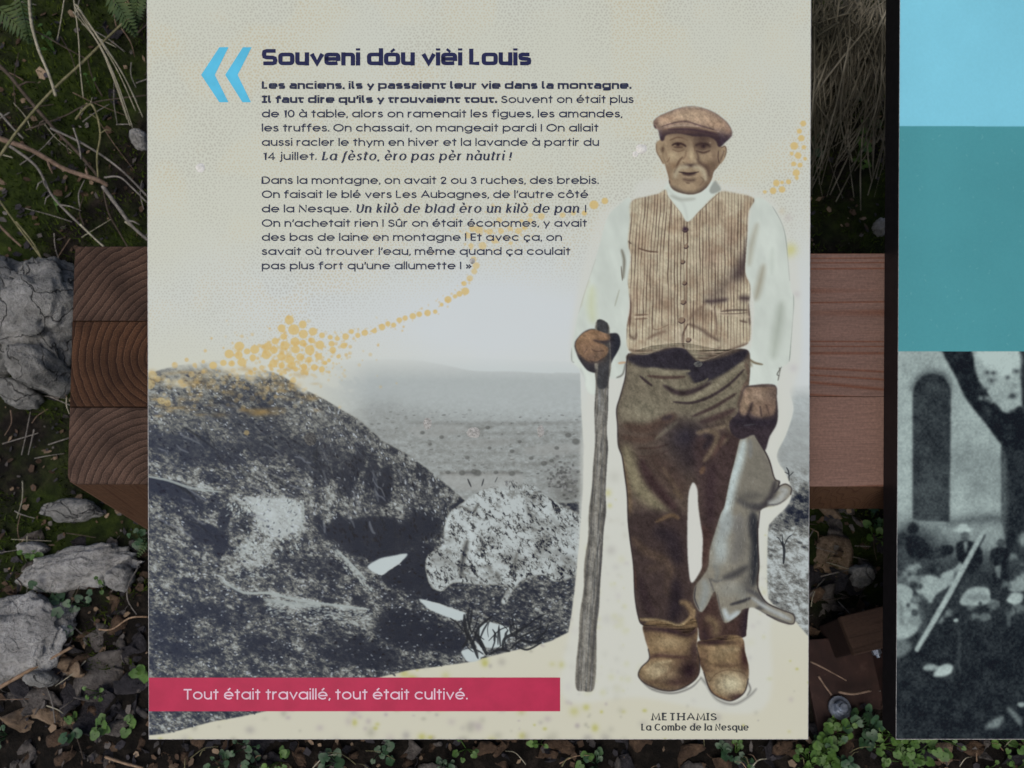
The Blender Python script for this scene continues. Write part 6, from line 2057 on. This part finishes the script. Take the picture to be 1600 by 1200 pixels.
twig("twig", F4, [(620, 300), (575, 380), (570, 450), (610, 515)], 6, "grey", "thin curved grass stem beside the left edge of the board at lower left", "twig", (.02, .02), .6)
twig("stalk", F4, [(470, 1150), (560, 1180), (640, 1200)], 13, "tan", "short orange stalk at the bottom left corner", "stalk", (.01, .01), .8)
twig("twig", (0, 350, 2.4), [(60, -10), (130, 80), (170, 170), (188, 260), (178, 350)], 6, "green", "slender curved grass stem hanging over the cracked rock", "twig", (.04, .03), .5)
twig("twig", (0, 350, 2.4), [(-10, 205), (60, 190), (150, 185), (230, 180)], 6, "dark", "thin root crossing the top of the grey rocks", "twig", (.012, .012), .6, None, ((.3, .4, .8, 60),))
twig("twig", (0, 350, 2.4), [(120, 240), (170, 320), (215, 420)], 5, "dark", "dark root running down the face of the cracked rock", "twig", (.012, .012), .5)
twig("twig", (0, 350, 2.4), [(300, 0), (350, 50), (395, 90)], 7, "straw", "pale straw resting behind the top of the timber post", "twig", (.03, .03), .6)
twig("twig", (0, 350, 2.4), [(470, -10), (520, 30), (560, 60)], 9, "straw", "short pale straw between the post top and the board", "twig", (.03, .03), .6)
for i in range(84):                              # fine twigs, roots and stems deeper in the litter
    zone = random.choice([(0, 228, 0, 380, "at upper left", "upper left"), (0, 228, 0, 380, "at upper left", "upper left"), (0, 110, 600, 860, "on the moss beside the post", "left"), (0, 228, 860, 1190, "at lower left", "lower left"), (1262, 1380, 805, 960, "in the lower gap", "gap")])
    x, y = random.uniform(zone[0], zone[1]), random.uniform(zone[2], zone[3])
    a = random.uniform(0, 6.3)
    l = random.uniform(20, 95)
    twig("fine_twig", (0, 0, 1), [(x, y), (x + l * .5 * math.cos(a) + random.uniform(-6, 6), y + l * .5 * math.sin(a)), (x + l * math.cos(a), y + l * math.sin(a))], random.uniform(1.2, 2.6), random.choice(["dark", "grey", "grey", "brown", "straw"]),
         "thin dry twig in the litter " + zone[4], "twig", (.008, .012), .5, "fine twigs " + zone[4], (), 5)

for i in range(26):
    x, y = random.uniform(235, 1600), random.uniform(1165, 1215)
    a = random.uniform(-2.6, -.5)
    l = random.uniform(25, 70)
    twig("grass_blade", (0, 0, 1), [(x, y), (x + l * .5 * math.cos(a), y + l * .5 * math.sin(a) * .6), (x + l * math.cos(a), y + l * math.sin(a) * .35)], random.uniform(1.4, 2.6), random.choice(["green", "straw", "tan", "green"]),
         "thin grass blade in the litter below the boards", "grass", (.006, .03), .4, "grass blades below the boards", (), 4)

# dry grass tussock hanging down the bank between the boards
mb = MB()
for i in range(430):
    x0, y0 = random.uniform(1262, 1420), random.uniform(-40, 60)
    x1 = x0 - random.uniform(-30, 130)
    y1 = y0 + random.uniform(50, 270)
    if x1 < 1230:
        x1 = random.uniform(1235, 1290)
    c0, c1 = ground_pt(x0, y0), ground_pt(x1, y1)
    t0, t1 = (c0 - CAM).dot(FW) - random.uniform(.02, .12), (c1 - CAM).dot(FW) - random.uniform(.005, .07)
    bx, by = random.uniform(-30, 44), random.uniform(-22, 22)
    pts = []
    for k in range(7):
        u = k / 6
        px = x0 + (x1 - x0) * u + bx * math.sin(math.pi * u) + random.uniform(-1, 1)
        py = y0 + (y1 - y0) * u + by * math.sin(math.pi * u)
        pts.append(CAM + ray(px, py) * (t0 + (t1 - t0) * u))
    r = random.choice([.0005, .0007, .0009, .0016])
    if i % 5 == 0:
        kx = random.uniform(-18, 18)
        pts = [p + RT_ * (kx * .0006 * max(0, k - 3)) for k, p in enumerate(pts)]
    mb.tube(pts, [r * (1 - .5 * k / 6) for k in range(7)], 4, False)
M_HAY = noisy("dry_grass", [(.3, (.04, .038, .026)), (.5, (.11, .10, .072)), (.72, (.32, .29, .22))], 14., 5., .85, .15)
tag(mb.build("dry_grass", M_HAY, smooth=True), "tangle of dry grey grass hanging down the bank between the boards", "grass", kind="stuff")

# moss: countless short blades over the bank
mv, mf = [], []
rs = np.random.RandomState(4)
cnt = 0
for i in range(120000):
    x, y = rs.uniform(-1.05, .85), rs.uniform(.1, 1.45)
    if -.42 < x < .42 and rs.rand() < .8:
        continue
    d = fbm(np.array([x * 1. + 3]), np.array([y + 7]), .12, 3, 33)[0]
    if d < .47 or (y < .2 and d < .58):
        continue
    mv.append((x, y))
    if len(mv) > 42000:
        break
mv = np.array(mv)
mz = height(mv[:, 0], mv[:, 1])
V, Fm = [], []
for (x, y), z in zip(mv, mz):
    a = rs.uniform(0, 6.28)
    l = rs.uniform(.004, .011)
    w = rs.uniform(.0008, .0016)
    lx, ly = rs.normal(0, .5), rs.normal(-.1, .5)
    b = len(V)
    V += [(x - w * math.cos(a), y - w * math.sin(a), z - .001), (x + w * math.cos(a), y + w * math.sin(a), z - .001), (x + lx * l, y + ly * l, z + l)]
    Fm.append((b, b + 1, b + 2))
M_MOSS = noisy("moss_blades", [(.3, (.014, .024, .004)), (.5, (.042, .066, .008)), (.7, (.095, .125, .018))], 9., 5., .9, .1)
tag(mesh("moss", V, Fm, M_MOSS), "dark green moss covering the bank", "moss", kind="stuff")

# crumbled litter: chips of leaf, bark and grit that nobody could count
V, Fm, mi = [], [], []
for i in range(9000):
    x, y = rs.uniform(-1.0, .95), rs.uniform(-.2, 1.3)
    if -.40 < x < .42 and y > .12 and rs.rand() < .85:
        continue
    z = float(height(x, y))
    n = rs.randint(4, 7)
    s = rs.uniform(.0015, .007)
    a0 = rs.uniform(0, 6.28)
    tl = rs.normal(0, .45, 2)
    b = len(V)
    el = rs.uniform(.35, 1)
    for k in range(n):
        a = 2 * math.pi * k / n
        u, w = s * math.cos(a) * rs.uniform(.7, 1.2), s * el * math.sin(a) * rs.uniform(.7, 1.2)
        dx, dy = u * math.cos(a0) - w * math.sin(a0), u * math.sin(a0) + w * math.cos(a0)
        V.append((x + dx, y + dy, z + .003 + dx * tl[0] + dy * tl[1]))
    Fm.append(tuple(range(b, b + n)))
    mi.append(int(rs.choice([0, 1, 2, 2, 0, 3])))
tag(mesh("leaf_litter", V, Fm, [LM["brown"], LM["grey"], LM["dark"], LM["tan"]], None, None, mi), "crumbled leaf and bark litter on the soil", "litter", kind="stuff")


# ------------------------------------------------------------------ small green plants
PM = {"bright": noisy("seedling_green", [(.3, (.028, .066, .010)), (.5, (.054, .118, .018)), (.7, (.105, .19, .034))], 60., 5., .55, .4),
      "deep": noisy("ivy_green", [(.3, (.010, .032, .012)), (.5, (.022, .060, .022)), (.7, (.045, .10, .034))], 60., 5., .5, .45),
      "fern": noisy("fern_green", [(.3, (.010, .026, .006)), (.5, (.028, .055, .012)), (.7, (.075, .10, .026))], 30., 5., .6, .3)}


def leaflet(mb, c, nrm, up, s, lob=3):
    """a rounded three-lobed leaf"""
    nrm = nrm.normalized()
    u = up - nrm * up.dot(nrm)
    u.normalize()
    w = nrm.cross(u)
    n = 18
    b = len(mb.v)
    mb.v.append(c - nrm * s * .12)
    for i in range(n):
        a = 2 * math.pi * i / n
        r = s * (.80 + .22 * abs(math.cos(a * lob / 2))) * (1 - .5 * math.exp(-((a - math.pi) / .35) ** 2))
        mb.v.append(c + u * r * math.cos(a) + w * r * math.sin(a) * .95 + nrm * s * .10 * math.cos(a * 2 + .5))
    for i in range(n):
        mb.f.append((b, b + 1 + i, b + 1 + (i + 1) % n))


def plantlet(px, py, n, spread, leaf_px, m, label, group, seed):
    rr = random.Random(seed)
    c = ground_pt(px, py)
    mb = MB()
    t = (c - CAM).dot(FW)
    for k in range(n):
        a, d = rr.uniform(0, 6.28), spread * t / FOC * math.sqrt(rr.random())
        x, y = c.x + d * math.cos(a), c.y + d * math.sin(a)
        hgt = rr.uniform(.008, .032)
        top = Vector((x, y, float(height(x, y)) + hgt))
        mb.tube([c + Vector((0, 0, -.002)), c.lerp(top, .6) + Vector((0, 0, .004)), top], [.0007, .0006, .0005], 4, False)
        nr = Vector((rr.uniform(-.5, .5), rr.uniform(-.7, .2), 1))
        leaflet(mb, top, nr, Vector((math.cos(a), math.sin(a), 0)), leaf_px * t / FOC * .5 * rr.uniform(.55, 1.15), rr.choice([3, 3, 5]))
    o = mb.build("seedling", PM[m], smooth=True, origin=c)
    return tag(o, label, "plant", group)


i = 0
for px, py, n, sp, lp, m, lb in (
        (140, 946, 5, 20, 15, "deep", "dark green seedling between the two pale limestones"), (84, 932, 6, 20, 17, "deep", "dark green rosette on the edge of the long limestone slab"), (58, 872, 5, 12, 12, "bright", "tiny bright seedling above the brown heart shaped leaf"),
        (165, 918, 4, 12, 12, "bright", "small bright seedling near the right end of the long slab"), (105, 975, 7, 24, 17, "deep", "dark green trailing seedling beside the broad pitted limestone"), (119, 1116, 3, 10, 17, "bright", "single bright seedling in front of the blackened leaf"),
        (168, 1136, 7, 16, 17, "bright", "cluster of bright green seedlings near the bottom left of the board"), (206, 1134, 4, 12, 17, "bright", "bright seedling just left of the board's bottom corner"), (224, 1056, 4, 14, 22, "bright", "bright round leaves peeping out beside the crimson banner"),
        (125, 1150, 4, 12, 18, "deep", "dark seedling at the bottom left under the bright cluster"), (160, 1082, 5, 14, 8, "bright", "yellow green sprig on the large grey leaf"), (12, 1150, 7, 20, 16, "deep", "dark green seedlings at the lower left picture corner"),
        (226, 850, 6, 14, 14, "deep", "deep green sprig beside the lower end of the post"), (92, 334, 3, 12, 9, "bright", "tiny pair of yellow green leaves below the twigs"), (150, 150, 3, 14, 9, "bright", "few yellow green leaves under the straw bundle"), (88, 86, 5, 16, 9, "bright", "yellow green leaves beside the broad grass blade"),
        (1352, 228, 9, 22, 15, "bright", "bright green leaves at the foot of the dry grass"), (1340, 250, 7, 18, 14, "bright", "green leaves low in the gap above the crossbeam"), (1278, 240, 7, 16, 13, "deep", "dark green leaves beside the right edge of the cream board"), (1300, 60, 7, 26, 14, "deep", "dark leaves near the top of the dry grass"), (1368, 40, 6, 20, 13, "deep", "dark leaves at the top of the gap beside the second board"), (1332, 145, 5, 20, 13, "deep", "dark leaves hidden inside the dry grass"), (1365, 840, 9, 26, 13, "bright", "bright leaves under the crossbeam by the second board"), (1362, 812, 6, 18, 12, "deep", "dark leaves right below the crossbeam")):
    i += 1
    plantlet(px, py, n, sp, lp, m, lb, None, i)
for k in range(30):
    px, py = random.uniform(1262, 1600), random.uniform(1112, 1205)
    if px < 1385 and py < 1118:
        py += 25
    plantlet(px, py, random.randint(6, 14), random.uniform(16, 36), random.uniform(9, 19), "bright" if random.random() < .8 else "deep", "bright green seedlings carpeting the soil below the gap and right board", "seedlings below the right board", 100 + k)
for k in range(15):
    px, py = random.uniform(240, 1265), random.uniform(1160, 1205)
    plantlet(px, py, random.randint(4, 8), 20, random.uniform(10, 18), random.choice(["bright", "deep", "deep"]), "scattered green seedlings below the lower edge of the cream board", "seedlings below the cream board", 200 + k)


def frond(px, py, dx, dy, n, wpx, label, seed, lift=.04):
    rr = random.Random(seed)
    mb = MB()
    c = ground_pt(px, py)
    t = (c - CAM).dot(FW)
    prev = None
    pts = []
    for k in range(n + 1):
        u = k / n
        tt_ = t - lift - .03 * math.sin(math.pi * u)
        pts.append(CAM + ray(px + dx * u, py + dy * u) * tt_)
    mb.tube(pts, [.0012 * (1 - .6 * k / n) for k in range(n + 1)], 5, False)
    ax = (pts[-1] - pts[0]).normalized()
    nr = -FW + Vector((rr.uniform(-.3, .3), rr.uniform(-.3, .3), 0))
    side = ax.cross(nr).normalized()
    for k in range(1, n):
        u = k / n
        L = wpx * t / FOC * (1 - u) ** .6 * min(1, u * 4 + .3)
        for s in (-1, 1):
            b = pts[k]
            d = (side * s + ax * .45).normalized()
            tip = b + d * L - nr * L * .15 * rr.uniform(.3, 1.3)
            w_ = ax * (wpx * .11 * t / FOC)
            m_ = b.lerp(tip, .5)
            mb.poly([b - w_ * .6, m_ - w_, tip, m_ + w_, b + w_ * .6] if s > 0 else [b + w_ * .6, m_ + w_, tip, m_ - w_, b - w_ * .6])
    o = mb.build("fern_frond", PM["fern"], origin=pts[0])
    return tag(o, label, "fern")


frond(-6, 8, 66, 62, 13, 26, "dark fern frond in the upper left picture corner", 1)
frond(28, -14, 20, 86, 13, 22, "dark fern frond hanging next to the broad grass blade", 2)
frond(168, -18, 46, 76, 15, 26, "yellowish green fern frond at the top beside the board", 3, .06)
frond(215, -20, -4, 66, 13, 22, "short green fern frond touching the board's upper left edge", 4, .06)
frond(232, 838, -18, 34, 9, 12, "small fern tip peeping out under the post", 5, .01)

# ------------------------------------------------------------------ foot of the second support, low in the gap
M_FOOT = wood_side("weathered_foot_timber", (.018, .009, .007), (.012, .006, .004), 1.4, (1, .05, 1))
M_FOOT_LIT = wood_side("weathered_foot_timber_lit_top", (.048, .028, .019), (.025, .014, .009), 1.4, (.06, 1, 1))  # paler copy of the foot timber: light on its top put into colour
M_STEEL = noisy("dull_zinc", [(.3, (.16, .19, .24)), (.7, (.34, .38, .45))], 300., 4., .38, .5)
M_STEEL.node_tree.nodes["Principled BSDF"].inputs["Metallic"].default_value = .8
M_RUST = noisy("brown_painted_plate", [(.3, (.014, .007, .006)), (.6, (.032, .015, .012)), (.75, (.06, .034, .027))], 40., 7., .7, .3, .3, 120., .001)


def box_pts(c, ux, uy, uz):
    v = [c + ux * a + uy * b_ + uz * d for d in (-1, 1) for b_ in (-1, 1) for a in (-1, 1)]
    f = [(0, 2, 3, 1), (4, 5, 7, 6), (0, 1, 5, 4), (2, 6, 7, 3), (0, 4, 6, 2), (1, 3, 7, 5)]
    return v, f


def bevel_box(name, c, ux, uy, uz, m, parent, bev=.002):
    v, f = box_pts(c, ux, uy, uz)
    uv = [(k % 2 * 2.0 + (k // 4) * .3, (k // 2) % 2 * .8 + (k // 4) * .5) for k in range(8)]
    o = mesh(name, v, f, m, parent, uv)
    bv = o.modifiers.new("edge", 'BEVEL')
    bv.width = bev
    bv.segments = 2
    return o


def bolt(name, c, axis_, r, parent, hexh=.006):
    mb = MB()
    a = axis_.normalized()
    mb.tube([c - a * .001, c + a * .0015], [r * 1.7, r * 1.65], 20)
    mb.tube([c + a * .0015, c + a * (.0015 + hexh * .85), c + a * (.0015 + hexh)], [r * 1.05, r * 1.05, r * .85], 6)
    mb.tube([c + a * (.0015 + hexh), c + a * (hexh + .005)], [r * .55, r * .5], 12)
    return mb.build(name, M_STEEL, parent)


fc = ground_pt(1400, 975, .03)
foot = thing("wooden_foot", (fc.x, fc.y, float(height(fc.x, fc.y))), "dark timber foot with a zinc bolt low in the gap between the boards", "timber foot")
ax1 = (RT_ * .95 + Vector((0, .22, 0))).normalized()
ay1 = Vector((-ax1.y, ax1.x, 0))
bevel_box("sleeper", fc, ax1 * .085, ay1 * .022, Vector((0, 0, .036)), M_FOOT, foot)
bevel_box("lit_top_board", fc + Vector((0, 0, .0415)) - ay1 * .001, ax1 * .087, ay1 * .0235, Vector((0, 0, .005)), M_FOOT_LIT, foot, .0015)  # thin top slab that carries the painted top light
bolt("bolt", fc - ay1 * .0225 - ax1 * .046 + Vector((0, 0, .016)), -ay1, .0055, foot)
pc_ = ground_pt(1340, 1075, .008)
plate = thing("steel_base_plate", (pc_.x, pc_.y, pc_.z - .004), "brown base plate with a round bolt on the ground below the timber foot", "base plate")
pax = (RT_ + Vector((0, .05, 0))).normalized()
pay = Vector((-pax.y, pax.x, 0))
bevel_box("plate", pc_, pax * .062, pay * .062, Vector((0, .0, .003)) , M_RUST, plate, .001)
bevel_box("upright_flange", pc_ + pax * .030 + pay * .02 + Vector((0, 0, .030)), pax * .003, pay * .040, Vector((0, 0, .028)), M_RUST, plate, .001)
bolt("bolt", ground_pt(1312, 1106, .012), Vector((0, 0, 1)), .0085, plate, .008)
FG = (1200, 780, 2.859)
twig("twig", FG, [(190, 725), (260, 760), (350, 810)], 8, "brown", "thin pale twig lying across the brown base plate", "twig", (.03, .03), .7)
twig("twig", FG, [(225, 790), (255, 835), (285, 875)], 9, "brown", "short pale twig beside the round bolt of the base plate", "twig", (.03, .03), .8)
twig("twig", FG, [(315, 860), (380, 870), (460, 855)], 12, "brown", "flaky strip of bark on the brown base plate", "bark", (.03, .03), .8)
